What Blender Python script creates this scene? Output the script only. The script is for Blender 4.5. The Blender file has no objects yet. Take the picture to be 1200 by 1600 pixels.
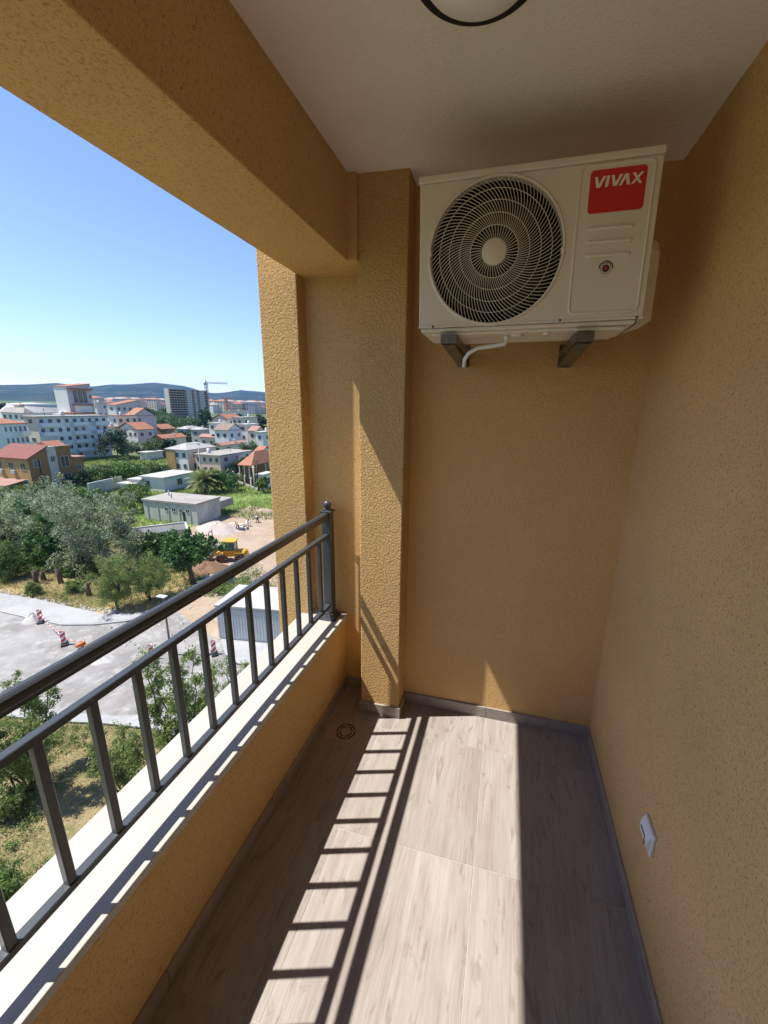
import bpy, bmesh, math, random
import numpy as np
from mathutils import Vector, Matrix
PI = math.pi
random.seed(7)
C = bpy.context.scene.collection
S = bpy.context.scene

# ---------------------------------------------------------------- camera
RW = np.array([[0.9715, 0.0835, -0.2219], [0.2357, -0.2395, 0.9419], [0.0255, -0.9673, -0.2523]])
_u, _s, _v = np.linalg.svd(RW); RW = _u @ _v
FP, CX, CY, EYE = 620.06, 641.22, 796.82, 1.76
cd = bpy.data.cameras.new('camera'); cam = bpy.data.objects.new('camera', cd); C.objects.link(cam)
cam.matrix_world = Matrix(((RW[0][0], -RW[0][1], -RW[0][2], 0), (RW[1][0], -RW[1][1], -RW[1][2], 0),
                           (RW[2][0], -RW[2][1], -RW[2][2], EYE), (0, 0, 0, 1)))
cd.sensor_fit = 'HORIZONTAL'; cd.sensor_width = 36; cd.lens = FP / 1200 * 36
cd.shift_x = (600 - CX) / 1200; cd.shift_y = (CY - 800) / 1200
cd.clip_start = 0.02; cd.clip_end = 20000
S.camera = cam
# ---------------------------------------------------------------- sky, sun, exposure
SUN = Vector((-1, -0.295, 1.88)).normalized()
W = bpy.data.worlds.new('World'); S.world = W; W.use_nodes = True
nt = W.node_tree; nt.nodes.clear()
sk = nt.nodes.new('ShaderNodeTexSky'); sk.sky_type = 'NISHITA'; sk.sun_disc = False
sk.sun_elevation = math.asin(SUN.z); sk.sun_rotation = math.atan2(SUN.x, SUN.y) % (2 * PI)
sk.air_density = 1.0; sk.dust_density = 0.0; sk.ozone_density = 4.0; sk.altitude = 20
bg = nt.nodes.new('ShaderNodeBackground'); bg.inputs[1].default_value = 0.086
wo = nt.nodes.new('ShaderNodeOutputWorld')
tint = nt.nodes.new('ShaderNodeMix'); tint.data_type = 'RGBA'; tint.blend_type = 'MULTIPLY'; tint.inputs[0].default_value = 1
tint.inputs[7].default_value = (0.95, 0.90, 0.96, 1); nt.links.new(sk.outputs[0], tint.inputs[6]); nt.links.new(tint.outputs[2], bg.inputs[0]); nt.links.new(bg.outputs[0], wo.inputs[0])
sl = bpy.data.lights.new('sun', 'SUN'); sl.energy = 3.7; sl.angle = math.radians(0.53); sl.color = (1, 0.955, 0.88)
so = bpy.data.objects.new('sun', sl); C.objects.link(so); so.location = (-20, -5, 40)
so.rotation_euler = SUN.to_track_quat('Z', 'Y').to_euler()
S.view_settings.view_transform = 'Standard'; S.view_settings.look = 'None'
S.view_settings.gamma = 1; S.view_settings.use_curve_mapping = False
S.view_settings.exposure = 1.3
S.render.engine = 'CYCLES'
S.cycles.max_bounces = 10; S.cycles.diffuse_bounces = 9; S.cycles.volume_bounces = 1
S.cycles.transparent_max_bounces = 12

# ---------------------------------------------------------------- where a line of sight meets the ground
def ray(px, py):
    r = RW @ np.array([px - CX, py - CY, FP]); return r / np.linalg.norm(r)
GZ = -16.0
def G(px, py, z=GZ):
    r = ray(px, py); t = (z - EYE) / r[2]; return float(r[0] * t), float(r[1] * t)
def proj(x, y, z):
    c = RW.T @ np.array([x, y, z - EYE]); return CX + FP * c[0] / c[2], CY + FP * c[1] / c[2], c[2]
def top_z(x, y, py, lo=GZ, hi=400):
    for _ in range(40):
        m = (lo + hi) / 2
        q = proj(x, y, m)
        if q[2] > 0.05 and q[1] > py: lo = m
        else: hi = m
    return m
def run_len(x, y, z, dx, dy, px, mx=400):
    lo, hi = 0, mx; s0 = proj(x, y, z)[0]; sg = 1 if px > s0 else -1
    for _ in range(40):
        m = (lo + hi) / 2; q = proj(x + dx * m, y + dy * m, z)
        if q[2] > 0 and (q[0] - px) * sg < 0: lo = m
        else: hi = m
    return m

# ---------------------------------------------------------------- materials
MATS = {}
def mat(name, col, col2=None, rough=0.8, n=3.0, contrast=0.5, bump=0.0, bscale=60, bdist=0.002, metal=0, spec=0.3,
        stretch=(1, 1, 1), rnd=0.0, detail=5, trans=0.0, emit=None):
    if name in MATS: return MATS[name]
    m = bpy.data.materials.new(name); m.use_nodes = True; MATS[name] = m
    t = m.node_tree; N = t.nodes; L = t.links; b = N['Principled BSDF']
    b.inputs['Roughness'].default_value = rough; b.inputs['Metallic'].default_value = metal
    b.inputs['Specular IOR Level'].default_value = spec
    tc = N.new('ShaderNodeTexCoord'); mp = N.new('ShaderNodeMapping'); mp.inputs['Scale'].default_value = stretch
    L.new(tc.outputs['Object'], mp.inputs[0]); vec = mp.outputs[0]
    oi = N.new('ShaderNodeObjectInfo')
    if rnd:
        ad = N.new('ShaderNodeVectorMath'); ad.operation = 'ADD'; sc = N.new('ShaderNodeVectorMath'); sc.operation = 'SCALE'
        sc.inputs[0].default_value = (37, 53, 11); L.new(oi.outputs['Random'], sc.inputs['Scale'])
        L.new(vec, ad.inputs[0]); L.new(sc.outputs[0], ad.inputs[1]); vec = ad.outputs[0]
    if col2 is None: col2 = tuple(c * 0.82 for c in col)
    no = N.new('ShaderNodeTexNoise'); no.inputs['Scale'].default_value = n; no.inputs['Detail'].default_value = detail
    no.inputs['Roughness'].default_value = 0.6; L.new(vec, no.inputs['Vector'])
    cr = N.new('ShaderNodeValToRGB'); e = cr.color_ramp.elements
    e[0].position = 0.5 - contrast / 2 * 0.6; e[1].position = 0.5 + contrast / 2 * 0.6
    e[0].color = (*col2, 1); e[1].color = (*col, 1); L.new(no.outputs[0], cr.inputs[0])
    out = cr.outputs[0]
    if rnd:
        hs = N.new('ShaderNodeHueSaturation'); mr = N.new('ShaderNodeMapRange')
        mr.inputs[3].default_value = 1 - rnd; mr.inputs[4].default_value = 1 + rnd
        L.new(oi.outputs['Random'], mr.inputs[0]); L.new(mr.outputs[0], hs.inputs['Value']); L.new(out, hs.inputs['Color']); out = hs.outputs[0]
    L.new(out, b.inputs['Base Color'])
    if bump:
        n2 = N.new('ShaderNodeTexNoise'); n2.inputs['Scale'].default_value = bscale; n2.inputs['Detail'].default_value = 3
        L.new(tc.outputs['Object'], n2.inputs['Vector'])
        bm = N.new('ShaderNodeBump'); bm.inputs['Strength'].default_value = bump; bm.inputs['Distance'].default_value = bdist
        L.new(n2.outputs[0], bm.inputs['Height']); L.new(bm.outputs[0], b.inputs['Normal'])
    if trans:
        tr = N.new('ShaderNodeBsdfTranslucent'); mx = N.new('ShaderNodeMixShader'); mx.inputs[0].default_value = trans
        L.new(out, tr.inputs[0]); L.new(b.outputs[0], mx.inputs[1]); L.new(tr.outputs[0], mx.inputs[2])
        L.new(mx.outputs[0], N['Material Output'].inputs[0])
    return m

def stucco_mat(name, col, dark, grain=70, strength=0.7, dist=0.004, pores=0.0):
    m = bpy.data.materials.new(name); m.use_nodes = True; MATS[name] = m
    t = m.node_tree; N = t.nodes; L = t.links; b = N['Principled BSDF']
    b.inputs['Roughness'].default_value = 0.88; b.inputs['Specular IOR Level'].default_value = 0.25
    tc = N.new('ShaderNodeTexCoord')
    big = N.new('ShaderNodeTexNoise'); big.inputs['Scale'].default_value = 1.7; big.inputs['Detail'].default_value = 6
    L.new(tc.outputs['Object'], big.inputs[0])
    cr = N.new('ShaderNodeValToRGB'); cr.color_ramp.elements[0].position = 0.3; cr.color_ramp.elements[1].position = 0.7
    cr.color_ramp.elements[0].color = (*[c * 0.86 for c in col], 1); cr.color_ramp.elements[1].color = (*col, 1)
    L.new(big.outputs[0], cr.inputs[0])
    wrp = N.new('ShaderNodeTexNoise'); wrp.inputs['Scale'].default_value = grain * 0.7; wrp.inputs['Detail'].default_value = 2
    L.new(tc.outputs['Object'], wrp.inputs[0])
    g = N.new('ShaderNodeTexNoise'); g.inputs['Scale'].default_value = grain; g.inputs['Detail'].default_value = 4
    g.inputs['Roughness'].default_value = 0.55; g.inputs['Distortion'].default_value = 0.5
    L.new(tc.outputs['Object'], g.inputs[0])
    gr = N.new('ShaderNodeValToRGB'); gr.color_ramp.elements[0].position = 0.36; gr.color_ramp.elements[1].position = 0.58
    L.new(g.outputs[0], gr.inputs[0])
    mx = N.new('ShaderNodeMix'); mx.data_type = 'RGBA'; mx.inputs[0].default_value = 0.5
    mr = N.new('ShaderNodeMapRange'); mr.inputs[1].default_value = 0.30; mr.inputs[2].default_value = 0.46
    mr.inputs[3].default_value = 0.55 + pores; mr.inputs[4].default_value = 0.0
    L.new(g.outputs[0], mr.inputs[0]); L.new(mr.outputs[0], mx.inputs[0])
    L.new(cr.outputs[0], mx.inputs[6]); mx.inputs[7].default_value = (*dark, 1)
    L.new(mx.outputs[2], b.inputs['Base Color'])
    bm = N.new('ShaderNodeBump'); bm.inputs['Strength'].default_value = strength; bm.inputs['Distance'].default_value = dist
    L.new(gr.outputs[0], bm.inputs['Height'])
    b2 = N.new('ShaderNodeBump'); b2.inputs['Strength'].default_value = 0.25; b2.inputs['Distance'].default_value = 0.004
    n3 = N.new('ShaderNodeTexNoise'); n3.inputs['Scale'].default_value = 9; n3.inputs['Detail'].default_value = 2
    L.new(tc.outputs['Object'], n3.inputs[0]); L.new(n3.outputs[0], b2.inputs['Height']); L.new(bm.outputs[0], b2.inputs['Normal'])
    L.new(b2.outputs[0], b.inputs['Normal'])
    return m

def wood_tile_mat(name, lo, hi, along=1):
    m = bpy.data.materials.new(name); m.use_nodes = True; MATS[name] = m
    t = m.node_tree; N = t.nodes; L = t.links; b = N['Principled BSDF']
    tc = N.new('ShaderNodeTexCoord'); oi = N.new('ShaderNodeObjectInfo')
    sc = N.new('ShaderNodeVectorMath'); sc.operation = 'SCALE'; sc.inputs[0].default_value = (41, 67, 13); L.new(oi.outputs['Random'], sc.inputs['Scale'])
    ad = N.new('ShaderNodeVectorMath'); ad.operation = 'ADD'; L.new(tc.outputs['Object'], ad.inputs[0]); L.new(sc.outputs[0], ad.inputs[1])
    def noise(s, d, dist, sx, sy, rough=0.6):
        mp = N.new('ShaderNodeMapping'); mp.inputs['Scale'].default_value = (sx, sy, sx if along == 0 else 1) if along == 1 else (sx, sy, 1)
        L.new(ad.outputs[0], mp.inputs[0]); n = N.new('ShaderNodeTexNoise'); n.inputs['Scale'].default_value = s
        n.inputs['Detail'].default_value = d; n.inputs['Distortion'].default_value = dist; n.inputs['Roughness'].default_value = rough
        L.new(mp.outputs[0], n.inputs[0]); return n.outputs[0]
    a = (1.0, 0.035) if along == 1 else (0.035, 1.0)
    fine = noise(190, 4, 0.2, *a, rough=0.7)
    mid = noise(38, 5, 0.9, *a)
    blot = noise(5.5, 4, 0.9, 1.0, 0.22)
    knot = noise(11, 4, 3.2, 1.0, 0.28)
    def mul(x, y, op='MULTIPLY'):
        q = N.new('ShaderNodeMath'); q.operation = op
        for i, v in enumerate((x, y)):
            if isinstance(v, (int, float)): q.inputs[i].default_value = v
            else: L.new(v, q.inputs[i])
        return q.outputs[0]
    s = mul(mul(mul(fine, 0.36), mul(mid, 0.28), 'ADD'), mul(blot, 0.36), 'ADD')
    cr = N.new('ShaderNodeValToRGB'); e = cr.color_ramp.elements
    e[0].position = 0.36; e[1].position = 0.62; e[0].color = (*lo, 1); e[1].color = (*hi, 1); L.new(s, cr.inputs[0])
    kr = N.new('ShaderNodeValToRGB'); k = kr.color_ramp.elements
    k[0].position = 0.57; k[1].position = 0.67; k[0].color = (0, 0, 0, 1); k[1].color = (1, 1, 1, 1); L.new(knot, kr.inputs[0])
    mx = N.new('ShaderNodeMix'); mx.data_type = 'RGBA'; L.new(mul(kr.outputs[0], mul(mid, 0.9)), mx.inputs[0])
    L.new(cr.outputs[0], mx.inputs[6]); mx.inputs[7].default_value = (lo[0] * 0.60, lo[1] * 0.52, lo[2] * 0.44, 1)
    hs = N.new('ShaderNodeHueSaturation'); mr = N.new('ShaderNodeMapRange'); mr.inputs[3].default_value = 0.94; mr.inputs[4].default_value = 1.05
    L.new(oi.outputs['Random'], mr.inputs[0]); L.new(mr.outputs[0], hs.inputs['Value']); L.new(mx.outputs[2], hs.inputs['Color'])
    L.new(hs.outputs[0], b.inputs['Base Color'])
    rr = N.new('ShaderNodeMapRange'); rr.inputs[3].default_value = 0.42; rr.inputs[4].default_value = 0.6; L.new(mid, rr.inputs[0]); L.new(rr.outputs[0], b.inputs['Roughness'])
    b.inputs['Specular IOR Level'].default_value = 0.35
    bm = N.new('ShaderNodeBump'); bm.inputs['Strength'].default_value = 0.3; bm.inputs['Distance'].default_value = 0.0006
    L.new(fine, bm.inputs['Height']); L.new(bm.outputs[0], b.inputs['Normal'])
    return m

def ground_mat(name, c1, c2, c3, s1=0.25, s2=4.0, bump=0.6, bdist=0.05):
    m = bpy.data.materials.new(name); m.use_nodes = True; MATS[name] = m
    t = m.node_tree; N = t.nodes; L = t.links; b = N['Principled BSDF']; b.inputs['Roughness'].default_value = 0.95; b.inputs['Specular IOR Level'].default_value = 0.1
    tc = N.new('ShaderNodeTexCoord')
    def nz(s, d=6):
        n = N.new('ShaderNodeTexNoise'); n.inputs['Scale'].default_value = s; n.inputs['Detail'].default_value = d; n.inputs['Roughness'].default_value = 0.65
        L.new(tc.outputs['Object'], n.inputs[0]); return n.outputs[0]
    a, c = nz(s1), nz(s2)
    r1 = N.new('ShaderNodeValToRGB'); r1.color_ramp.elements[0].position = 0.42; r1.color_ramp.elements[1].position = 0.58
    r1.color_ramp.elements[0].color = (*c1, 1); r1.color_ramp.elements[1].color = (*c2, 1); L.new(a, r1.inputs[0])
    r2 = N.new('ShaderNodeValToRGB'); r2.color_ramp.elements[0].position = 0.5; r2.color_ramp.elements[1].position = 0.68; L.new(c, r2.inputs[0])
    mx = N.new('ShaderNodeMix'); mx.data_type = 'RGBA'; L.new(r2.outputs[0], mx.inputs[0]); L.new(r1.outputs[0], mx.inputs[6]); mx.inputs[7].default_value = (*c3, 1)
    L.new(mx.outputs[2], b.inputs['Base Color'])
    bm = N.new('ShaderNodeBump'); bm.inputs['Strength'].default_value = bump; bm.inputs['Distance'].default_value = bdist
    L.new(c, bm.inputs['Height']); L.new(bm.outputs[0], b.inputs['Normal'])
    return m

ochre = stucco_mat('ochre_stucco', (0.68, 0.44, 0.19), (0.55, 0.345, 0.135), grain=98, strength=1.0, dist=0.0042)
ochre_fine = stucco_mat('ochre_stucco_near', (0.70, 0.455, 0.205), (0.33, 0.195, 0.075), grain=150, strength=0.7, dist=0.0022, pores=0.3)
ochre_end = stucco_mat('ochre_stucco_end', (0.68, 0.435, 0.185), (0.53, 0.325, 0.125), grain=125, strength=0.65, dist=0.0030)
plaster = stucco_mat('white_ceiling_plaster', (0.90, 0.86, 0.81), (0.83, 0.79, 0.74), grain=85, strength=0.5, dist=0.0025)
tile_m = wood_tile_mat('wood_look_tile', (0.215, 0.182, 0.160), (0.345, 0.313, 0.287))
skirt_y = wood_tile_mat('wood_look_skirting', (0.25, 0.20, 0.17), (0.36, 0.31, 0.27))
skirt_x = wood_tile_mat('wood_look_skirting_across', (0.24, 0.20, 0.175), (0.37, 0.33, 0.30), along=0)
grout = mat('pale_grout', (0.42, 0.39, 0.36), rough=0.9, n=40)
marble = mat('cream_marble', (0.44, 0.425, 0.395), (0.37, 0.352, 0.315), rough=0.35, n=9, contrast=1.0, spec=0.4, detail=10)
_t = marble.node_tree; _n = _t.nodes; _b = _n['Principled BSDF']; _src = _b.inputs['Base Color'].links[0].from_socket
_v = _n.new('ShaderNodeTexVoronoi'); _v.inputs['Scale'].default_value = 16; _tc = _n.new('ShaderNodeTexCoord'); _t.links.new(_tc.outputs['Object'], _v.inputs['Vector'])
_r = _n.new('ShaderNodeMapRange'); _r.inputs[1].default_value = 0.035; _r.inputs[2].default_value = 0.075; _r.inputs[3].default_value = 0.65; _r.inputs[4].default_value = 0.0; _t.links.new(_v.outputs['Distance'], _r.inputs[0])
_w = _n.new('ShaderNodeTexNoise'); _w.inputs['Scale'].default_value = 5; _t.links.new(_tc.outputs['Object'], _w.inputs['Vector'])
_g = _n.new('ShaderNodeMath'); _g.operation = 'GREATER_THAN'; _g.inputs[1].default_value = 0.57; _t.links.new(_w.outputs[0], _g.inputs[0])
_q = _n.new('ShaderNodeMath'); _q.operation = 'MULTIPLY'; _t.links.new(_r.outputs[0], _q.inputs[0]); _t.links.new(_g.outputs[0], _q.inputs[1])
_m = _n.new('ShaderNodeMix'); _m.data_type = 'RGBA'; _t.links.new(_q.outputs[0], _m.inputs[0]); _t.links.new(_src, _m.inputs[6]); _m.inputs[7].default_value = (0.12, 0.11, 0.10, 1); _t.links.new(_m.outputs[2], _b.inputs['Base Color'])
iron = mat('anthracite_powder_coat', (0.046, 0.053, 0.064), (0.038, 0.044, 0.053), rough=0.36, n=300, bump=0.25, bscale=700, bdist=0.0004, spec=0.5)
ac_m = mat('warm_white_painted_steel', (0.74, 0.68, 0.60), (0.70, 0.645, 0.57), rough=0.42, n=3, spec=0.4)
ac_dark = mat('dark_inside', (0.012, 0.012, 0.012), rough=0.9)
ac_fan = mat('dark_grey_fan', (0.03, 0.03, 0.03), rough=0.6)
ac_red = mat('red_label', (0.62, 0.03, 0.025), (0.58, 0.027, 0.022), rough=0.35, n=3)
ac_white = mat('white_print', (0.85, 0.80, 0.74), rough=0.4)
galv = mat('galvanised_steel', (0.24, 0.235, 0.22), (0.11, 0.105, 0.10), rough=0.38, n=35, metal=0.8, contrast=0.8)
white_pl = mat('white_plastic', (0.74, 0.74, 0.75), (0.71, 0.71, 0.72), rough=0.35)
black_pl = mat('black_plastic', (0.02, 0.02, 0.022), rough=0.4)
opal = mat('opal_glass', (0.86, 0.86, 0.86), rough=0.25)

# ---------------------------------------------------------------- mesh builder
class MB:
    def __init__(s): s.v = []; s.f = []; s.mi = []; s.sm = []
    def add(s, vs, fs, m=0, smooth=False):
        o = len(s.v); s.v += [tuple(v) for v in vs]
        for f in fs: s.f.append(tuple(i + o for i in f)); s.mi.append(m); s.sm.append(smooth)
        return s
    def box(s, x0, x1, y0, y1, z0, z1, m=0, M=None):
        vs = [Vector(p) for p in ((x0, y0, z0), (x1, y0, z0), (x1, y1, z0), (x0, y1, z0), (x0, y0, z1), (x1, y0, z1), (x1, y1, z1), (x0, y1, z1))]
        if M is not None: vs = [M @ v for v in vs]
        return s.add(vs, ((0, 3, 2, 1), (4, 5, 6, 7), (0, 1, 5, 4), (1, 2, 6, 5), (2, 3, 7, 6), (3, 0, 4, 7)), m)
    def bbox(s, x0, x1, y0, y1, z0, z1, r=0.003, seg=2, m=0, M=None):
        bm = bmesh.new(); bmesh.ops.create_cube(bm, size=1)
        for v in bm.verts: v.co = Vector(((x0 + x1) / 2 + v.co.x * (x1 - x0), (y0 + y1) / 2 + v.co.y * (y1 - y0), (z0 + z1) / 2 + v.co.z * (z1 - z0)))
        bmesh.ops.bevel(bm, geom=bm.edges[:], offset=r, segments=seg, affect='EDGES', profile=0.5)
        bm.verts.index_update(); vs = [(M @ v.co if M is not None else v.co.copy()) for v in bm.verts]; fs = [[v.index for v in f.verts] for f in bm.faces]
        bm.free(); return s.add(vs, fs, m, False)
    def tube(s, pts, r, n=8, m=0, cap=True, smooth=True):
        pts = [Vector(p) for p in pts]; rs = r if isinstance(r, (list, tuple)) else [r] * len(pts); rings = []
        ref = None
        for i, p in enumerate(pts):
            d = (pts[min(i + 1, len(pts) - 1)] - pts[max(i - 1, 0)]).normalized()
            if ref is None: ref = d.orthogonal().normalized()
            ref = (ref - d * ref.dot(d)); ref = ref.normalized() if ref.length > 1e-6 else d.orthogonal().normalized()
            b = d.cross(ref); rings.append([p + (ref * math.cos(2 * PI * k / n) + b * math.sin(2 * PI * k / n)) * rs[i] for k in range(n)])
        vs = [v for R in rings for v in R]; fs = []
        for i in range(len(pts) - 1):
            for k in range(n): fs.append((i * n + k, i * n + (k + 1) % n, (i + 1) * n + (k + 1) % n, (i + 1) * n + k))
        if cap: fs += [tuple(range(n - 1, -1, -1)), tuple(range((len(pts) - 1) * n, len(pts) * n))]
        return s.add(vs, fs, m, smooth)
    def lathe(s, prof, n=32, m=0, M=None, smooth=True, cap=False):
        vs = [Vector((r * math.cos(2 * PI * k / n), r * math.sin(2 * PI * k / n), z)) for r, z in prof for k in range(n)]
        if M is not None: vs = [M @ v for v in vs]
        fs = [(i * n + k, i * n + (k + 1) % n, (i + 1) * n + (k + 1) % n, (i + 1) * n + k) for i in range(len(prof) - 1) for k in range(n)]
        if cap: fs += [tuple(range(n - 1, -1, -1)), tuple(range((len(prof) - 1) * n, len(prof) * n))]
        return s.add(vs, fs, m, smooth)
    def prism(s, poly, a, b, M=None, m=0, smooth=False):
        n = len(poly); vs = [Vector((x, y, a)) for x, y in poly] + [Vector((x, y, b)) for x, y in poly]
        if M is not None: vs = [M @ v for v in vs]
        fs = [tuple(range(n - 1, -1, -1)), tuple(range(n, 2 * n))] + [(i, (i + 1) % n, n + (i + 1) % n, n + i) for i in range(n)]
        return s.add(vs, fs, m, smooth)
    def mesh(s, name, mats):
        me = bpy.data.meshes.new(name); me.from_pydata([tuple(v) for v in s.v], [], s.f)
        for q in (mats if isinstance(mats, (list, tuple)) else [mats]): me.materials.append(q)
        me.polygons.foreach_set('material_index', s.mi); me.polygons.foreach_set('use_smooth', s.sm); me.update(); return me
    def build(s, name, mats, parent=None, loc=None, rz=0, kind=None, fix=True):
        me = s.mesh(name, mats)
        if fix:
            bm = bmesh.new(); bm.from_mesh(me); bmesh.ops.recalc_face_normals(bm, faces=bm.faces[:]); bm.to_mesh(me); bm.free()
        o = bpy.data.objects.new(name, me); C.objects.link(o)
        if parent: o.parent = parent
        if loc is not None: o.location = loc
        if rz: o.rotation_euler = (0, 0, rz)
        if kind: o['kind'] = kind
        return o
def tag(o, label, cat, group=None):
    o['label'] = label; o['category'] = cat
    if group: o['group'] = group
    return o
def thing(name, label, cat, loc=(0, 0, 0), rz=0, group=None):
    o = bpy.data.objects.new(name, None); C.objects.link(o); o.location = loc; o.rotation_euler = (0, 0, rz); o.empty_display_size = 0.2
    return tag(o, label, cat, group)
def place(o, parent=None, name=None, loc=None, rot=None):
    c = o.copy(); C.objects.link(c)
    if parent: c.parent = parent
    if loc is not None: c.location = loc
    if rot is not None: c.rotation_euler = rot
    return c
def copy_tree(o, parent=None):
    c = o.copy(); C.objects.link(c)
    if parent: c.parent = parent
    for ch in list(o.children): copy_tree(ch, c)
    return c

# ================================================================ THE BALCONY (floor z = 0, metres)
XR, YB, ZC = 0.575, 2.02, 2.711        # right wall, end wall, ceiling
XPL, XPR, YP = -0.712, -0.483, 1.877   # pier
XBI, XBO, ZBB = -0.752, -1.08, 2.377   # beam
YREC = 2.062                           # recessed wall between pier and outer column
Y0 = -3.0
ZS = 0.52                              # sill top
XPI = -0.882                           # parapet inner face
# floor slab and tiles
fl = MB().box(-1.12, XR + 0.25, Y0, YB + 0.3, -0.25, -0.0012).build('balcony_floor', grout, kind='structure')
gx = [XPI, -0.562, 0.012, XR]; gy = [Y0 + 0.002, -2.814, -2.24, -1.666, -1.092, -0.518, 0.056, 0.630, 1.204, 1.778]
tile_cache = {}
def tile_obj(x0, x1, y0, y1):
    w, h = round(x1 - x0, 4), round(y1 - y0, 4)
    if (w, h) not in tile_cache: tile_cache[(w, h)] = MB().bbox(-w / 2, w / 2, -h / 2, h / 2, -0.0008, 0, r=0.0003, seg=1).mesh('tile', tile_m)
    o = bpy.data.objects.new('tile', tile_cache[(w, h)]); C.objects.link(o); o.parent = fl
    o.location = ((x0 + x1) / 2, (y0 + y1) / 2, 0)
g2 = 0.0013
for j in range(len(gy)):
    ya = gy[j]; yb = gy[j + 1] if j + 1 < len(gy) else None
    for i in range(3):
        xa, xb = gx[i], gx[i + 1]
        ye = yb if yb else (2.07 if i == 0 else YB)
        if yb is None and i == 1:      # row cut round the pier
            tile_obj(xa + g2, XPR - 0.012, ya + g2, YP - 0.012); tile_obj(XPR - 0.009, xb - g2, ya + g2, YB - 0.002)
        elif yb is None and i == 0: tile_obj(xa, XPL - 0.002, ya + g2, ye); tile_obj(XPL + 0.001, xb - g2, ya + g2, YP - 0.012)
        else: tile_obj(xa + (g2 if i else 0), xb - g2, ya + g2, ye - (g2 if yb else 0.002))
# walls
MB().box(XBI + 0.001, XR + 0.25, Y0 - 0.2, YB + 0.3, ZC, ZC + 0.25).build('ceiling', plaster, kind='structure')
rw = MB().box(XR, XR + 0.25, Y0 - 0.2, YB + 0.3, -0.2, ZC).build('side_wall', ochre_fine)
tag(rw, 'long ochre stucco side wall on the right with a white socket low down', 'wall')
ew = MB().box(XPR - 0.05, XR, YB, YB + 0.25, -0.2, ZC).build('end_wall', ochre_end)
tag(ew, 'ochre stucco end wall behind and below the air conditioner', 'wall')
rec = MB().box(XBO - 0.1, XPL + 0.05, YREC, YREC + 0.2, -0.2, ZBB + 0.1).build('recessed_wall', ochre_fine)
tag(rec, 'narrow recessed ochre wall strip between the pier and the outer column', 'wall')
pr = MB().bbox(XPL, XPR, YP, YREC + 0.15, -0.2, ZC + 0.01, r=0.006, seg=2).build('pier', ochre)
tag(pr, 'square ochre stucco pier left of the air conditioner, barred by railing shadows', 'pier')
pil = MB().bbox(-1.292, -1.075, 1.983, 2.6, GZ, 6.0, r=0.006, seg=2).build('outer_column', ochre)
tag(pil, 'sunlit ochre stucco outer column at the edge of the view', 'column')
bmx = MB(); bmx.bbox(XBO, XBI, Y0 - 0.2, YP, ZBB, 3.6, r=0.005); bmx.bbox(XBO + 0.001, XPL + 0.001, YP - 0.02, YREC + 0.05, ZBB + 0.0005, 3.59, r=0.004)
bo = bmx.build('beam', ochre_fine); tag(bo, 'thick ochre stucco beam crossing the top left above the railing', 'beam')
bk = MB().box(-1.1, XR, Y0 - 0.25, Y0, -0.2, 3).build('rear_wall', ochre_fine); tag(bk, 'ochre stucco wall closing the balcony behind the viewer', 'wall')
# parapet and sill
pp = MB().box(-1.115, XPI, Y0, YREC, -0.25, ZS - 0.03).build('parapet_wall', ochre_fine)
tag(pp, 'low ochre parapet wall under the marble sill and railing', 'parapet')
sy = [Y0, -1.75, -0.35, 1.05, YREC]
for a, b in ((Y0, -1.31), (-1.308, 0.19), (0.192, YREC - 0.001)):
    MB().bbox(-1.135, -0.864, a, b, ZS - 0.03, ZS, r=0.003).build('sill', marble, parent=pp)
# facade below
fw = MB().box(-1.09, XR + 0.2, -14, 2.6, GZ, -0.252).build('facade_wall', ochre); tag(fw, 'ochre facade of the apartment building below the balcony', 'wall')
# skirting tiles (children of their walls)
def skirt(parent, x0, x1, y0, y1, m): MB().bbox(x0, x1, y0, y1, 0.0005, 0.070, r=0.0012, seg=1).build('skirting_tile', m, parent=parent)
ys = [Y0 + 0.001] + [g for g in gy[1:]] + [YB - 0.012]
for a, b in zip(ys[:-1], ys[1:]): skirt(rw, XR - 0.0105, XR - 0.0005, a + 0.001, b - 0.001, skirt_y)
skirt(ew, XPR + 0.011, 0.011, YB - 0.011, YB - 0.0005, skirt_x); skirt(ew, 0.013, XR - 0.0005, YB - 0.011, YB - 0.0005, skirt_x)
skirt(pr, XPL - 0.011, XPR + 0.010, YP - 0.0105, YP - 0.0005, skirt_x); skirt(pr, XPR + 0.0005, XPR + 0.0102, YP + 0.0, YB - 0.001, skirt_y)
skirt(pr, XPL - 0.0108, XPL - 0.0005, YP, YREC - 0.001, skirt_y)
skirt(rec, XPI + 0.002, XPL - 0.012, YREC - 0.011, YREC - 0.0005, skirt_x)
for a, b in zip(ys[:-1], ys[1:-1] + [YREC - 0.012]): skirt(pp, XPI + 0.0005, XPI + 0.0105, a + 0.001, b - 0.001, skirt_y)

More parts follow.
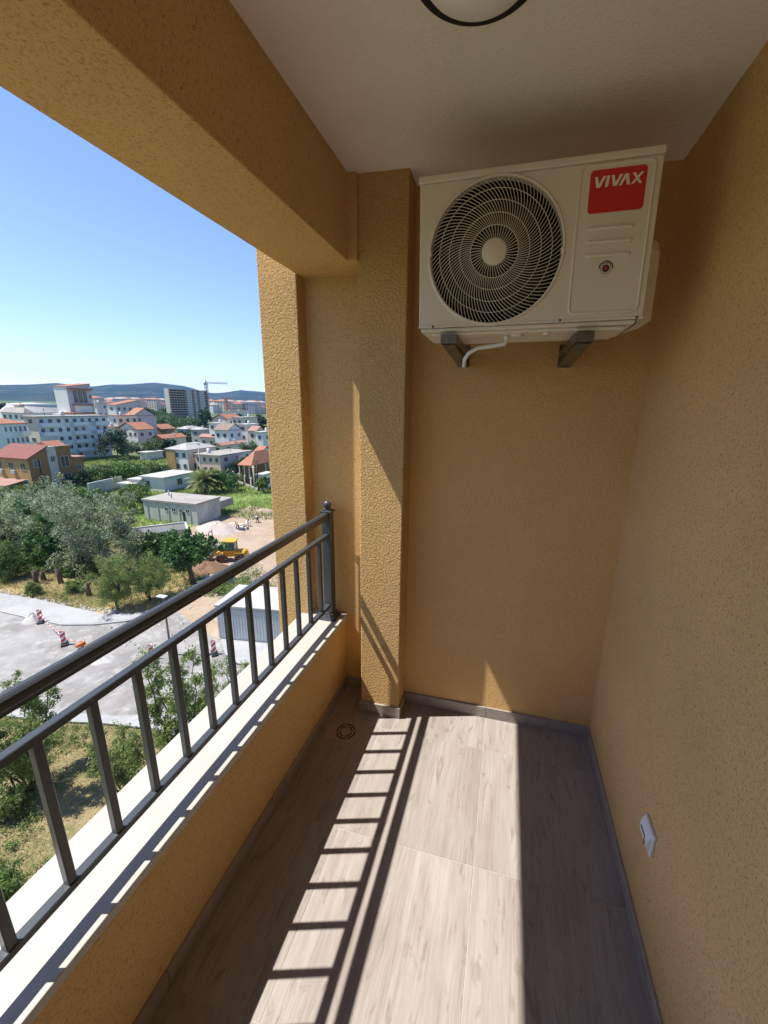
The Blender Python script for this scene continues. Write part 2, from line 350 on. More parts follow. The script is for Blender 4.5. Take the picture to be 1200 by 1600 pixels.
# railing
XL = -0.945
rl = thing('balcony_railing', 'dark grey metal railing with square bars standing on the marble sill', 'railing', (XL, 1.985, ZS))
def rloc(z): return z - ZS
def rprof(pts, y0, y1, name):
    mb = MB(); n = len(pts)
    vs = [(x, y0, rloc(z)) for x, z in pts] + [(x, y1, rloc(z)) for x, z in pts]
    fs = [(i, (i + 1) % n, n + (i + 1) % n, n + i) for i in range(n)] + [tuple(range(n)), tuple(range(2 * n - 1, n - 1, -1))]
    mb.add(vs, fs); return mb.build(name, iron, parent=rl)
hp = [(-0.013, 1.138), (0.013, 1.138), (0.013, 1.147), (0.0175, 1.150), (0.019, 1.156), (0.019, 1.166), (0.016, 1.172), (0.011, 1.176), (0.005, 1.179),
      (-0.005, 1.179), (-0.011, 1.176), (-0.016, 1.172), (-0.019, 1.166), (-0.019, 1.156), (-0.0175, 1.150), (-0.013, 1.147)]
ye = -4.9
rprof(hp, ye, -0.02, 'handrail')
rprof([(-0.0125, 1.033), (0.0125, 1.033), (0.0125, 1.051), (0.010, 1.053), (-0.010, 1.053), (-0.0125, 1.051)], ye, -0.02, 'middle_rail')
rprof([(-0.0135, 0.600), (0.0135, 0.600), (0.0135, 0.617), (0.011, 0.619), (-0.011, 0.619), (-0.0135, 0.617)], ye, -0.02, 'bottom_rail')
bal = MB().bbox(-0.0098, 0.0098, -0.0098, 0.0098, rloc(0.6195), rloc(1.0325), r=0.0018, seg=1).mesh('baluster', iron)
y = 1.8695
while y > -2.8:
    o = bpy.data.objects.new('baluster', bal); C.objects.link(o); o.parent = rl; o.location = (0, y - 1.985, 0); y -= 0.1245
ps = MB().bbox(-0.026, 0.026, -0.026, 0.026, 0.03, rloc(1.175), r=0.004, seg=2).build('post', iron, parent=rl)
MB().bbox(-0.033, 0.033, -0.033, 0.033, rloc(1.175), rloc(1.187), r=0.003).build('post_cap', iron, parent=ps)
MB().bbox(-0.022, 0.022, -0.022, 0.022, rloc(1.187), rloc(1.193), r=0.002).build('post_cap', iron, parent=ps)
MB().lathe([(0.0001, 0.001)] + [(0.023 * math.sin(a), 0.026 - 0.023 * math.cos(a)) for a in np.linspace(0.25, PI - 0.001, 14)], n=24).build('ball_finial', iron, parent=ps, loc=(0, 0, rloc(1.192)))
pb = MB()
for k, (w, z0, z1) in enumerate(((0.05, 0.0005, 0.008), (0.046, 0.008, 0.015), (0.042, 0.015, 0.022), (0.037, 0.022, 0.03), (0.032, 0.03, 0.045))): pb.bbox(-w, w, -w, w, z0, z1, r=0.0015, seg=1)
pb.build('post_base', iron, parent=ps)
sup = ps.copy()

# floor drain
dr = thing('floor_drain', 'square floor drain with slotted rings beside the pier', 'drain', (-0.735, 1.70, 0.0))
MB().bbox(-0.072, 0.072, -0.072, 0.072, 0.0002, 0.0022, r=0.0008, seg=1).build('cover_plate', wood_tile_mat('tile_insert', (0.24, 0.195, 0.17), (0.35, 0.30, 0.27)), parent=dr)
sm = MB()
for r0, r1 in ((0.030, 0.0365), (0.046, 0.053)):
    for q in range(4):
        a0, a1 = q * PI / 2 + 0.10 + (0.4 if r0 > .04 else 0), (q + 1) * PI / 2 - 0.10 + (0.4 if r0 > .04 else 0); K = 14
        vs = [(r * math.cos(a0 + (a1 - a0) * k / K), r * math.sin(a0 + (a1 - a0) * k / K), 0.0028) for k in range(K + 1) for r in (r0, r1)]
        sm.add(vs, [(2 * k, 2 * k + 1, 2 * k + 3, 2 * k + 2) for k in range(K)])
sm.build('slot', ac_dark, parent=dr)
MB().lathe([(0.0565, 0.0022), (0.0565, 0.0034), (0.0545, 0.0034), (0.0545, 0.0022)], n=40).build('rim', mat('drain_rim', (0.3, 0.27, 0.25)), parent=dr)

# socket on the right wall
sk_ = thing('wall_socket', 'white covered power socket low on the right wall', 'socket', (XR, 1.177, 0.395))
MB().bbox(-0.011, -0.0003, -0.043, 0.043, -0.043, 0.043, r=0.003).build('socket_frame', white_pl, parent=sk_)
lid = MB()
n = 10; vs = []
for i in range(n + 1):
    zz = -0.037 + 0.074 * i / n; dx = -0.0115 - 0.009 * math.sin(PI * i / n) ** 0.8
    vs += [(dx, -0.037, zz), (dx, 0.037, zz)]
lid.add(vs, [(2 * i, 2 * i + 1, 2 * i + 3, 2 * i + 2) for i in range(n)], smooth=True)
for sgn in (0, 1):
    lid.add([(-0.0112, -0.037 + sgn * 0.074, -0.037 + 0.074 * i / n) for i in range(n + 1)] + [vs[2 * i + sgn] for i in range(n + 1)],
            [(i, i + 1, n + 2 + i, n + 1 + i) for i in range(n)])
l_ = lid.build('lid', white_pl, parent=sk_)
MB().bbox(-0.0235, -0.0195, -0.012, 0.026, 0.0045, 0.0075, r=0.0008, seg=1).build('lid_groove', mat('grey_groove', (0.18, 0.18, 0.19)), parent=sk_)
MB().bbox(-0.0225, -0.0175, -0.014, -0.011, -0.028, 0.006, r=0.0008, seg=1).build('lid_groove', MATS['grey_groove'], parent=sk_)

# ceiling lamp
lp = thing('ceiling_lamp', 'round ceiling lamp with black rim and opal glass, unlit', 'ceiling lamp', (-0.143, 1.10, ZC))
MB().lathe([(0.128, 0.0), (0.150, 0.0), (0.150, -0.036), (0.147, -0.040), (0.128, -0.040), (0.126, -0.034)], n=64).build('rim', black_pl, parent=lp)
MB().lathe([(0.127, -0.034)] + [(0.127 * math.cos(a), -0.036 - 0.045 * math.sin(a)) for a in np.linspace(0.1, PI / 2 - 0.01, 12)], n=64).build('glass_shade', opal, parent=lp)

# ---------------------------------------------------------------- air conditioner outdoor unit
YF = 1.525; AX0, AX1 = -0.345, 0.392; AZ0, AZ1 = 2.046, 2.512
ac = thing('air_conditioner', 'outdoor air conditioning unit with red brand label hung under the ceiling', 'air conditioner', ((AX0 + AX1) / 2, YF, AZ0))
ac.rotation_euler = (0, math.radians(-1.35), 0)
aw = (AX1 - AX0) / 2; ah = AZ1 - AZ0; AD = 0.27
fcx, fcz, fr = -0.089 - (AX0 + AX1) / 2, 2.268 - AZ0, 0.2185
# casing as a shell: front plate with a round opening, sides, back and top
def circ(r, z0=0, n=96): return [(fcx + r * math.cos(2 * PI * k / n), fcz + r * math.sin(2 * PI * k / n)) for k in range(n)]
cas = MB(); NN = 96
def rectpt(a):
    c, s_ = math.cos(a), math.sin(a); t = 1e9
    for lim, comp in ((aw - 0.004 - fcx, c), (-(aw - 0.004) - fcx, c), (ah - 0.024 - fcz, s_), (0.004 - fcz, s_)):
        if comp * lim > 1e-9: t = min(t, lim / comp)
    return fcx + c * t, fcz + s_ * t
angs = sorted([2 * PI * k / NN for k in range(NN)] + [math.atan2(zz - fcz, xx - fcx) % (2 * PI) for xx in (aw - 0.004, -(aw - 0.004)) for zz in (0.004, ah - 0.024)])
# front ring from opening lip to rectangle
nA = len(angs); vs = []
for a in angs:
    px_, pz_ = rectpt(a); ro = fr + 0.008
    vs += [(px_, 0.0, pz_), (fcx + ro * math.cos(a), 0.0, fcz + ro * math.sin(a)), (fcx + (fr + 0.003) * math.cos(a), -0.007, fcz + (fr + 0.003) * math.sin(a)),
           (fcx + (fr - 0.002) * math.cos(a), -0.006, fcz + (fr - 0.002) * math.sin(a)), (fcx + (fr - 0.004) * math.cos(a), 0.02, fcz + (fr - 0.004) * math.sin(a))]
cas.add(vs, [(5 * i + k, 5 * ((i + 1) % nA) + k, 5 * ((i + 1) % nA) + k + 1, 5 * i + k + 1) for i in range(nA) for k in range(4)])
def rrect(w0, w1, h0, h1, r, n=5):
    P = []
    for cx_, cz_, a0 in ((w1 - r, h1 - r, 0), (w0 + r, h1 - r, PI / 2), (w0 + r, h0 + r, PI), (w1 - r, h0 + r, 1.5 * PI)):
        P += [(cx_ + r * math.cos(a0 + PI / 2 * k / n), cz_ + r * math.sin(a0 + PI / 2 * k / n)) for k in range(n + 1)]
    return P
# side, bottom shell
cas.box(-aw, -aw + 0.0035, 0.004, AD, 0.004, ah - 0.022); cas.box(aw - 0.0035, aw, 0.004, AD, 0.004, ah - 0.022)
for sx in (-1, 1):   # rounded vertical corners
    cas.add([(sx * (aw - 0.004 + 0.004 * math.sin(a)), 0.004 - 0.004 * math.cos(a), z_) for a in np.linspace(0, PI / 2, 4) for z_ in (0.004, ah - 0.024)], [(2 * i, 2 * i + 1, 2 * i + 3, 2 * i + 2) for i in range(3)], smooth=True)
cas.box(-aw + 0.004, aw - 0.004, AD - 0.003, AD, 0.004, ah - 0.022)
cas.box(-aw + 0.004, aw - 0.004, 0.0, 0.004, 0.0005, 0.004)
co = cas.build('casing', ac_m, parent=ac, fix=True)
MB().bbox(-aw - 0.003, aw + 0.003, -0.005, AD + 0.004, ah - 0.0225, ah, r=0.006, seg=3).build('top_cover', ac_m, parent=ac)
# lower flange and base pan
fl_ = MB(); fl_.bbox(-aw - 0.001, aw + 0.001, -0.003, 0.002, -0.003, 0.0055, r=0.0015)
fl_.bbox(-aw + 0.006, aw - 0.02, 0.004, AD - 0.01, -0.016, -0.002, r=0.005, seg=2); fl_.bbox(-aw + 0.045, aw - 0.045, 0.02, AD - 0.03, -0.026, -0.015, r=0.005, seg=2)
fl_.lathe([(0.022, 0), (0.022, -0.006), (0.016, -0.009), (0.011, -0.005), (0.0001, -0.005)], n=20, M=Matrix.Translation((-0.02, 0.06, -0.026)))
fl_.lathe([(0.012, 0), (0.012, -0.006), (0.0001, -0.007)], n=16, M=Matrix.Translation((0.08, 0.05, -0.026)))
fl_.bbox(0.17, 0.32, 0.012, 0.05, -0.030, -0.02, r=0.004)
fl_.build('base_pan', ac_m, parent=ac)
# grille
def wire(r0, r1, a, K=9):
    P = []
    for k in range(K + 1):
        r = r0 + (r1 - r0) * k / K; t = (r - 0.04) / (fr - 0.04); th = a + 0.62 * t ** 1.25
        yy = -0.010 + 0.012 * t ** 3; P.append((fcx + r * math.cos(th), yy, fcz + r * math.sin(th)))
    return P
rings = [0.078, 0.114, 0.150, 0.184]
gm = MB()
for k in range(46):
    a = 2 * PI * k / 46; gm.tube(wire(0.04, fr - 0.003, a), 0.00125, n=4, cap=False); gm.tube(wire(rings[0], fr - 0.003, a + PI / 46, 7), 0.00125, n=4, cap=False)
for r in rings: gm.tube([(fcx + r * math.cos(2 * PI * k / 72), -0.0115 + 0.012 * ((r - 0.04) / (fr - 0.04)) ** 3, fcz + r * math.sin(2 * PI * k / 72)) for k in range(73)], 0.0012, n=4, cap=False)
gr_ = gm.build('fan_grille', ac_m, parent=ac)
Rx = Matrix.Translation((fcx, -0.010, fcz)) @ Matrix.Rotation(PI / 2, 4, 'X')
MB().lathe([(0.0001, 0.004), (0.036, 0.0035), (0.0405, 0.001), (0.0405, -0.004)], n=40, M=Rx).build('grille_hub', ac_m, parent=gr_)
for sx in (-1, 1): MB().bbox(fcx + sx * (fr - 0.001) - 0.006, fcx + sx * (fr - 0.001) + 0.006, -0.010, -0.003, fcz - 0.012 * sx - 0.01, fcz - 0.012 * sx + 0.01, r=0.003).build('grille_clip', ac_m, parent=gr_)
# fan behind the grille
fan = MB()
for q in range(3):
    a0 = q * 2 * PI / 3 + 0.5; vs = []; K = 8; J = 5
    for i in range(K + 1):
        for j in range(J + 1):
            r = 0.05 + 0.145 * j / J; th = a0 + (1.45 - 0.25 * j / J) * i / K + 0.25 * j / J; vs.append((fcx + r * math.cos(th), 0.045 + 0.055 * i / K, fcz + r * math.sin(th)))
    fan.add(vs, [(i * (J + 1) + j, i * (J + 1) + j + 1, (i + 1) * (J + 1) + j + 1, (i + 1) * (J + 1) + j) for i in range(K) for j in range(J)], smooth=True)
fan.lathe([(0.0001, 0), (0.045, -0.004), (0.05, -0.06)], n=24, M=Matrix.Translation((fcx, 0.04, fcz)) @ Matrix.Rotation(PI / 2, 4, 'X'))
fan.build('fan', ac_fan, parent=ac, fix=False)
MB().lathe([(fr - 0.002, -0.02), (fr - 0.004, -0.12), (0.0001, -0.12)], n=48, M=Matrix.Translation((fcx, 0.0, fcz)) @ Matrix.Rotation(PI / 2, 4, 'X')).build('fan_shroud', ac_dark, parent=ac)
# pressed service panel outline and louvre ribs
def ridge(P, r, name, closed=True):
    pts = [(x_, -0.0003, z_) for x_, z_ in P]
    if closed: pts.append(pts[0])
    return MB().tube(pts, r, n=8, cap=not closed).build(name, ac_m, parent=ac)
pa0, pa1 = 0.140, 0.347
ridge(rrect(pa0, pa1, 0.022, ah - 0.032, 0.016), 0.0046, 'panel_rim')
MB().prism(rrect(pa0 + 0.004, pa1 - 0.004, 0.026, ah - 0.036, 0.014), 0.0, 0.002, M=Matrix.Rotation(PI / 2, 4, 'X')).build('service_panel', ac_m, parent=ac)
for z_ in (0.264, 0.226, 0.188):
    MB().tube([(0.176, -0.0018, z_ - 0.002), (0.182, -0.003, z_), (0.300, -0.003, z_), (0.306, -0.0018, z_ - 0.002)], 0.0056, n=8).build('pressed_rib', ac_m, parent=ac)
# red label with lettering
lx0, lx1, lz0, lz1 = 0.168, 0.326, ah - 0.160, ah - 0.045
T0 = Matrix.Rotation(PI / 2, 4, 'X')
lb = MB().prism(rrect(lx0, lx1, lz0, lz1, 0.011), 0.0022, 0.0032, M=T0).build('brand_label', ac_red, parent=ac)
def stroke(p, q, w): # parallelogram stroke with horizontal ends
    return [(p[0] - w / 2, p[1]), (p[0] + w / 2, p[1]), (q[0] + w / 2, q[1]), (q[0] - w / 2, q[1])]
lh, lw = 0.029, 0.0082; bz = lz1 - 0.047; sl_ = 0.004
def letter(name, strokes):
    mb = MB()
    for k, (p, q, w) in enumerate(strokes): mb.prism(stroke((p[0] + sl_ * p[1] / lh, bz + p[1]), (q[0] + sl_ * q[1] / lh, bz + q[1]), w), 0.0033, 0.0037 + 0.0001 * k, M=T0)
    return mb.build('letter', ac_white, parent=lb)
x_ = lx0 + 0.013
letter('V', [((x_, lh), (x_ + 0.0105, 0), lw), ((x_ + 0.0235, lh), (x_ + 0.0125, 0), lw)])
x_ = lx0 + 0.0475; letter('I', [((x_, 0), (x_, lh), lw)])
x_ = lx0 + 0.060; letter('V', [((x_, lh), (x_ + 0.0105, 0), lw), ((x_ + 0.0235, lh), (x_ + 0.0125, 0), lw)])
x_ = lx0 + 0.0865; letter('A', [((x_, 0), (x_ + 0.011, lh), lw), ((x_ + 0.0225, 0), (x_ + 0.0125, lh), lw)])
x_ = lx0 + 0.119; letter('X', [((x_, 0), (x_ + 0.022, lh), lw), ((x_ + 0.0235, 0), (x_ - 0.001, lh), lw)])
# round sticker
st = (0.240, 0.150)
def disc(r0, r1, h, m_, nm, par, a0=0, a1=2 * PI):
    K = 28; r0, r1 = r0 * 1.25, r1 * 1.25; vs = [(st[0] + r * math.cos(a0 + (a1 - a0) * k / K), -h, st[1] + r * math.sin(a0 + (a1 - a0) * k / K)) for k in range(K + 1) for r in (r0, r1)]
    return MB().add(vs, [(2 * k, 2 * k + 1, 2 * k + 3, 2 * k + 2) for k in range(K)]).build(nm, m_, parent=par)
dk = mat('dark_print', (0.05, 0.02, 0.02), rough=0.5)
s0 = disc(0.0001, 0.0145, 0.0026, mat('pale_print', (0.7, 0.64, 0.58)), 'round_sticker', ac)
disc(0.0148, 0.0178, 0.0027, dk, 'sticker_lettering_arc', ac, 0.0, PI)
disc(0.0118, 0.0128, 0.0030, dk, 'ring', s0); disc(0.0001, 0.0085, 0.0030, dk, 'centre', s0); disc(0.0001, 0.0048, 0.0033, mat('emblem_red', (0.4, 0.05, 0.06)), 'emblem', s0)
# screws, handle, valve cover on the right side
for sx, sz in ((-aw + 0.052, 0.001), (0.115, 0.003), (aw - 0.02, 0.002)):
    MB().lathe([(0.0001, 0.002), (0.004, 0.0015), (0.0048, 0)], n=12, M=Matrix.Translation((sx, -0.004, sz)) @ Matrix.Rotation(PI / 2, 4, 'X')).build('screw', galv, parent=ac)
vc = MB(); P = [(0.075, -0.004), (0.262, -0.004), (0.262, 0.245), (0.235, 0.28), (0.11, 0.28), (0.075, 0.235)]
vs = [(aw + 0.0005, a, b) for a, b in P] + [(aw + 0.050, 0.075 + (a - 0.075) * 0.84 + 0.022, 0.012 + b * 0.86) for a, b in P]
vc.add(vs, [tuple(range(6, 12))] + [(i, (i + 1) % 6, 6 + (i + 1) % 6, 6 + i) for i in range(6)]); vc.build('valve_cover', ac_m, parent=ac)
hd = MB().bbox(aw, aw + 0.008, 0.11, 0.2, ah - 0.15, ah - 0.09, r=0.003).build('side_handle', ac_m, parent=ac)
MB().bbox(aw + 0.007, aw + 0.0095, 0.122, 0.19, ah - 0.142, ah - 0.10, r=0.002, seg=1).build('handle_recess', ac_dark, parent=hd)
dp = [(-0.057, 0.07, -0.030), (-0.057, 0.07, -0.046), (-0.064, 0.07, -0.056), (-0.105, 0.072, -0.060), (-0.16, 0.08, -0.064), (-0.195, 0.10, -0.078), (-0.212, 0.12, -0.098), (-0.216, 0.13, -0.125)]
MB().tube(dp, 0.0075, n=10).build('drain_hose', white_pl, parent=ac)
MB().tube([(-0.057, 0.07, -0.026), (-0.057, 0.07, -0.038)], 0.0115, n=12).build('hose_elbow', white_pl, parent=ac)

# wall brackets
def bracket(x, label):
    b = thing('wall_bracket', label, 'bracket', (x, YB, AZ0 - 0.02), group='galvanised brackets carrying the air conditioner')
    arm = MB(); y0, y1 = YF - YB - 0.006, -0.004; z0 = -0.012
    arm.box(-0.019, 0.019, y0, y1, z0 - 0.0025, z0); arm.box(-0.019, -0.0165, y0, y1, z0 - 0.032, z0 - 0.0025); arm.box(0.0165, 0.019, y0, y1, z0 - 0.032, z0 - 0.0025)
    arm.build('arm', galv, parent=b)
    dg = MB()
    for sx in (-1, 1):
        dg.add([(sx * 0.0155, y0 + 0.01, z0 - 0.004), (sx * 0.0155, y0 + 0.01, z0 - 0.034), (sx * 0.0155, y0 + 0.17, z0 - 0.045), (sx * 0.0155, -0.01, z0 - 0.062), (sx * 0.0155, -0.01, z0 - 0.04), (sx * 0.0155, y0 + 0.2, z0 - 0.03)], [(0, 1, 2, 5), (5, 2, 3, 4)])
    dg.add([(-0.0155, y0 + 0.01, z0 - 0.034), (0.0155, y0 + 0.01, z0 - 0.034), (0.0155, y0 + 0.17, z0 - 0.045), (-0.0155, y0 + 0.17, z0 - 0.045), (0.0155, -0.01, z0 - 0.062), (-0.0155, -0.01, z0 - 0.062)], [(0, 1, 2, 3), (3, 2, 4, 5)])
    dg.build('strut', galv, parent=b)
    MB().box(-0.019, 0.019, -0.0038, -0.0004, z0 - 0.066, 0.02).build('wall_plate', galv, parent=b)
    for yy in (y0 + 0.025, y0 + 0.07): MB().lathe([(0.0001, 0.006), (0.006, 0.006), (0.0065, 0)], n=6, M=Matrix.Translation((0, yy, z0 - 0.0025)) @ Matrix.Rotation(PI, 4, 'X'), smooth=False).build('bolt', galv, parent=b)
    MB().box(-0.019, 0.019, y0 - 0.002, y0 - 0.0005, z0 - 0.032, z0).build('end_cap', galv, parent=b)
    b.scale = (1.5, 1, 1)
    return b
bracket(-0.234, 'galvanised bracket under the left end of the air conditioner beside the white hose')
bracket(0.2235, 'galvanised bracket under the right end of the air conditioner')

# ================================================================ OUTSIDE
# --- materials outdoors
rng = np.random.RandomState(11)
def leafmat(name, c1, c2, n=2.0, trans=0.25): return mat(name, tuple(min(.6, v * 1.45) for v in c1), tuple(v * 1.55 for v in c2), rough=0.6, n=n, contrast=0.9, trans=trans, rnd=0.12, spec=0.3)
lf_olive = leafmat('olive_leaves', (0.25, 0.29, 0.185), (0.11, 0.14, 0.075), 1.2)
lf_green = leafmat('fresh_green_leaves', (0.105, 0.165, 0.035), (0.04, 0.08, 0.02), 1.5)
lf_fig = leafmat('fig_leaves', (0.065, 0.125, 0.035), (0.028, 0.065, 0.02), 2.5)
lf_dark = leafmat('dark_green_leaves', (0.04, 0.07, 0.03), (0.015, 0.032, 0.016), 1.0)
lf_mid = leafmat('mid_green_leaves', (0.075, 0.12, 0.04), (0.03, 0.06, 0.022), 0.8)
lf_fine = leafmat('feathery_leaves', (0.145, 0.185, 0.05), (0.07, 0.11, 0.03), 2.0)
lf_grass = leafmat('meadow_grass', (0.12, 0.18, 0.04), (0.16, 0.16, 0.06), 0.4, 0.3)
lf_dry = leafmat('dry_grass', (0.36, 0.29, 0.16), (0.20, 0.19, 0.08), 0.5, 0.3)
lf_palm = leafmat('palm_fronds', (0.17, 0.18, 0.06), (0.09, 0.11, 0.035), 2)
bark = mat('bark', (0.16, 0.12, 0.09), (0.07, 0.05, 0.04), n=8, bump=0.6, bscale=20, bdist=0.02)
bark_d = mat('dark_twigs', (0.10, 0.08, 0.06), (0.05, 0.04, 0.03), n=8)
w_white = mat('white_render', (0.74, 0.73, 0.70), (0.62, 0.61, 0.58), n=0.6, contrast=1)
w_cream = mat('cream_render', (0.66, 0.60, 0.50), (0.55, 0.49, 0.40), n=0.6, contrast=1)
w_pink = mat('pink_render', (0.68, 0.50, 0.42), (0.6, 0.43, 0.36), n=0.6, contrast=1)
w_lilac_shade = mat('lilac_grey_and_shade_render', (0.50, 0.46, 0.50), (0.44, 0.41, 0.45), n=0.6)  # also stands in for shade on right walls of pale houses
w_blue_shade = mat('pale_blue_and_shade_render', (0.58, 0.66, 0.74), (0.50, 0.58, 0.66), n=0.6)  # also painted as bluish shade on right walls of white blocks
w_yel = mat('yellow_and_sunlit_ochre_render', (0.42, 0.27, 0.11), (0.35, 0.22, 0.09), n=0.7)  # also the sunlit front painted on the brown house
w_brown = mat('brown_and_shaded_ochre_render', (0.23, 0.14, 0.065), (0.18, 0.11, 0.05), n=0.5)  # also the shaded side painted on the brown house
w_grey = mat('grey_render', (0.42, 0.42, 0.42), (0.34, 0.34, 0.34), n=0.8)
w_dirty = mat('weathered_render', (0.55, 0.55, 0.50), (0.24, 0.25, 0.22), n=0.7, contrast=0.9, stretch=(1, 1, 0.5))
w_green = mat('greenish_render', (0.52, 0.55, 0.47), (0.36, 0.40, 0.34), n=0.9, contrast=0.9)
r_tile = mat('orange_roof_tiles', (0.36, 0.16, 0.095), (0.25, 0.105, 0.065), n=1.5, contrast=0.9, bump=0.5, bscale=6, bdist=0.05)
r_red = mat('red_sheet_roof', (0.20, 0.07, 0.055), (0.16, 0.06, 0.05), n=1.5)
r_pink = mat('faded_roof_tiles', (0.34, 0.20, 0.16), (0.24, 0.13, 0.10), n=1.5, contrast=0.9, bump=0.5, bscale=6, bdist=0.05)
r_brown = mat('brown_roof_tiles', (0.24, 0.17, 0.14), (0.17, 0.12, 0.10), n=1.5)
r_grey = mat('grey_roof', (0.36, 0.35, 0.34), (0.28, 0.27, 0.26), n=0.5)
r_beige = mat('beige_roof_screed', (0.34, 0.32, 0.29), (0.22, 0.205, 0.185), n=0.35, contrast=1)
r_white = mat('white_roof_membrane', (0.44, 0.43, 0.41), (0.33, 0.32, 0.305), n=0.5, contrast=1)
conc = mat('concrete', (0.45, 0.44, 0.42), (0.32, 0.31, 0.30), n=1.0, contrast=0.9)
glassd = mat('dark_window_glass', (0.05, 0.065, 0.085), (0.03, 0.04, 0.05), rough=0.12, spec=0.6)
frame_w = mat('white_window_frame', (0.45, 0.45, 0.44))
shade_d = mat('dark_opening', (0.035, 0.03, 0.03))
brick_m = mat('brown_block_infill', (0.26, 0.15, 0.09), (0.18, 0.10, 0.065), n=0.4, contrast=0.9)
metal_l = mat('pale_grey_sheet', (0.50, 0.52, 0.53), (0.44, 0.46, 0.47), rough=0.5, n=1)
mach_y = mat('machine_yellow', (0.66, 0.34, 0.03), (0.50, 0.24, 0.03), rough=0.5, n=3, contrast=0.9)
mach_g = mat('machine_grey', (0.20, 0.20, 0.20), (0.13, 0.13, 0.13), rough=0.5, n=4)
rubber = mat('dusty_rubber', (0.13, 0.085, 0.06), (0.05, 0.04, 0.035), n=6, contrast=0.9)
tyre_red = mat('rusty_rim', (0.32, 0.13, 0.06))
cr_o = mat('crane_orange', (0.55, 0.18, 0.06)); cr_b = mat('crane_grey_blue', (0.22, 0.26, 0.31))

# --- ground
g_earth = ground_mat('dry_earth_and_grass', (0.07, 0.10, 0.04), (0.10, 0.13, 0.05), (0.17, 0.16, 0.09), 0.02, 0.3)
g_dirt = ground_mat('sandy_dirt', (0.33, 0.26, 0.19), (0.28, 0.21, 0.15), (0.36, 0.30, 0.235), 0.25, 2.2, 0.4, 0.06)
g_road = ground_mat('dusty_asphalt', (0.28, 0.272, 0.262), (0.20, 0.192, 0.182), (0.335, 0.325, 0.31), 0.22, 1.1, 0.3, 0.02)
g_walk = ground_mat('pale_concrete_paving', (0.34, 0.34, 0.345), (0.29, 0.29, 0.295), (0.36, 0.36, 0.36), 0.4, 3.0, 0.1, 0.01)
g_garden = ground_mat('garden_straw_soil', (0.25, 0.195, 0.11), (0.16, 0.145, 0.065), (0.29, 0.23, 0.14), 0.5, 5.0, 0.8, 0.05)
g_verge = ground_mat('dry_verge_soil', (0.33, 0.24, 0.12), (0.20, 0.19, 0.08), (0.40, 0.28, 0.16), 0.35, 3.0, 0.8, 0.06)
g_green = ground_mat('green_meadow_soil', (0.12, 0.20, 0.045), (0.17, 0.24, 0.06), (0.22, 0.24, 0.09), 0.12, 1.5, 0.8, 0.08)
g_water = mat('sea_water', (0.10, 0.17, 0.24), (0.09, 0.15, 0.22), rough=0.3, n=0.01)
MB().add([(-7000, -3000, GZ), (3000, -3000, GZ), (3000, 7000, GZ), (-7000, 7000, GZ)], [(0, 1, 2, 3)]).build('ground', g_earth, kind='structure')
def inset_poly(P, name, m, lvl, thick=0.0):
    z = GZ + 0.012 * lvl; mb = MB(); n = len(P)
    mb.add([(x, y, z + thick) for x, y in P], [tuple(range(n))])
    if thick: mb.add([(x, y, z + thick) for x, y in P] + [(x, y, z - 0.02) for x, y in P], [(i, (i + 1) % n, n + (i + 1) % n, n + i) for i in range(n)])
    o = mb.build(name, m, kind='structure', fix=False)
    for p in o.data.polygons:
        pass
    bm = bmesh.new(); bm.from_mesh(o.data); bmesh.ops.triangulate(bm, faces=[f for f in bm.faces if len(f.verts) > 4]); bmesh.ops.recalc_face_normals(bm, faces=bm.faces[:])
    for f in bm.faces:
        if abs(f.normal.z) > 0.9 and f.normal.z < 0: f.normal_flip()
    bm.to_mesh(o.data); bm.free(); return o
PX = lambda L: [G(*p) for p in L]
meadow_poly = [(-135, 62), (-125, 95), (-100, 112), (-40, 100), (-25, 62), (-36, 52), (-43, 52), (-44, 44), (-60, 42)]
inset_poly(meadow_poly, 'meadow', g_green, 1)
verge_poly = [(-75, 23.9), (-44.1, 23.9), (-39.6, 23.9), (-35.5, 23.6), (-31.9, 23.4), (-29.3, 24.2), (-28.5, 27), (-29.5, 31), (-31, 35), (-36, 38), (-45, 42), (-75, 42)]
inset_poly(verge_poly, 'verge', g_verge, 2)
yard_poly = [(-50, 43.5), (-43.5, 44.5), (-43.0, 54), (-43.3, 60), (-37, 58.5), (-30, 59), (-8, 56), (-8, 25), (-17, 21), (-24, 21), (-29.5, 24), (-28, 27), (-29, 31), (-30.5, 35), (-34, 38), (-42, 41.5)]
inset_poly(yard_poly, 'dirt_yard', g_dirt, 3)
road_poly = [(-80, 21.6), (-40.7, 21.5), (-33.4, 21.3), (-31.2, 22.1), (-29.0, 23.4), (-27.6, 26), (-22.5, 23.8), (-19.8, 22.6), (-14.8, 22.6), (-13.6, 17.6), (-17.5, 15.6), (-20.5, 14.6), (-23.5, 14.0), (-32, 12.8), (-80, 11)]
inset_poly(road_poly, 'road', g_road, 4)
walk = [(-80, 21.6), (-40.7, 21.5), (-37.0, 21.35), (-33.4, 21.3), (-31.2, 22.0), (-29.2, 23.1), (-28.0, 24.9), (-28.35, 25.4), (-29.6, 24.1), (-31.9, 23.4), (-35.5, 23.5), (-39.6, 23.75), (-44.1, 23.7), (-80, 23.9)]
inset_poly(walk, 'pavement', g_walk, 4, thick=0.12)
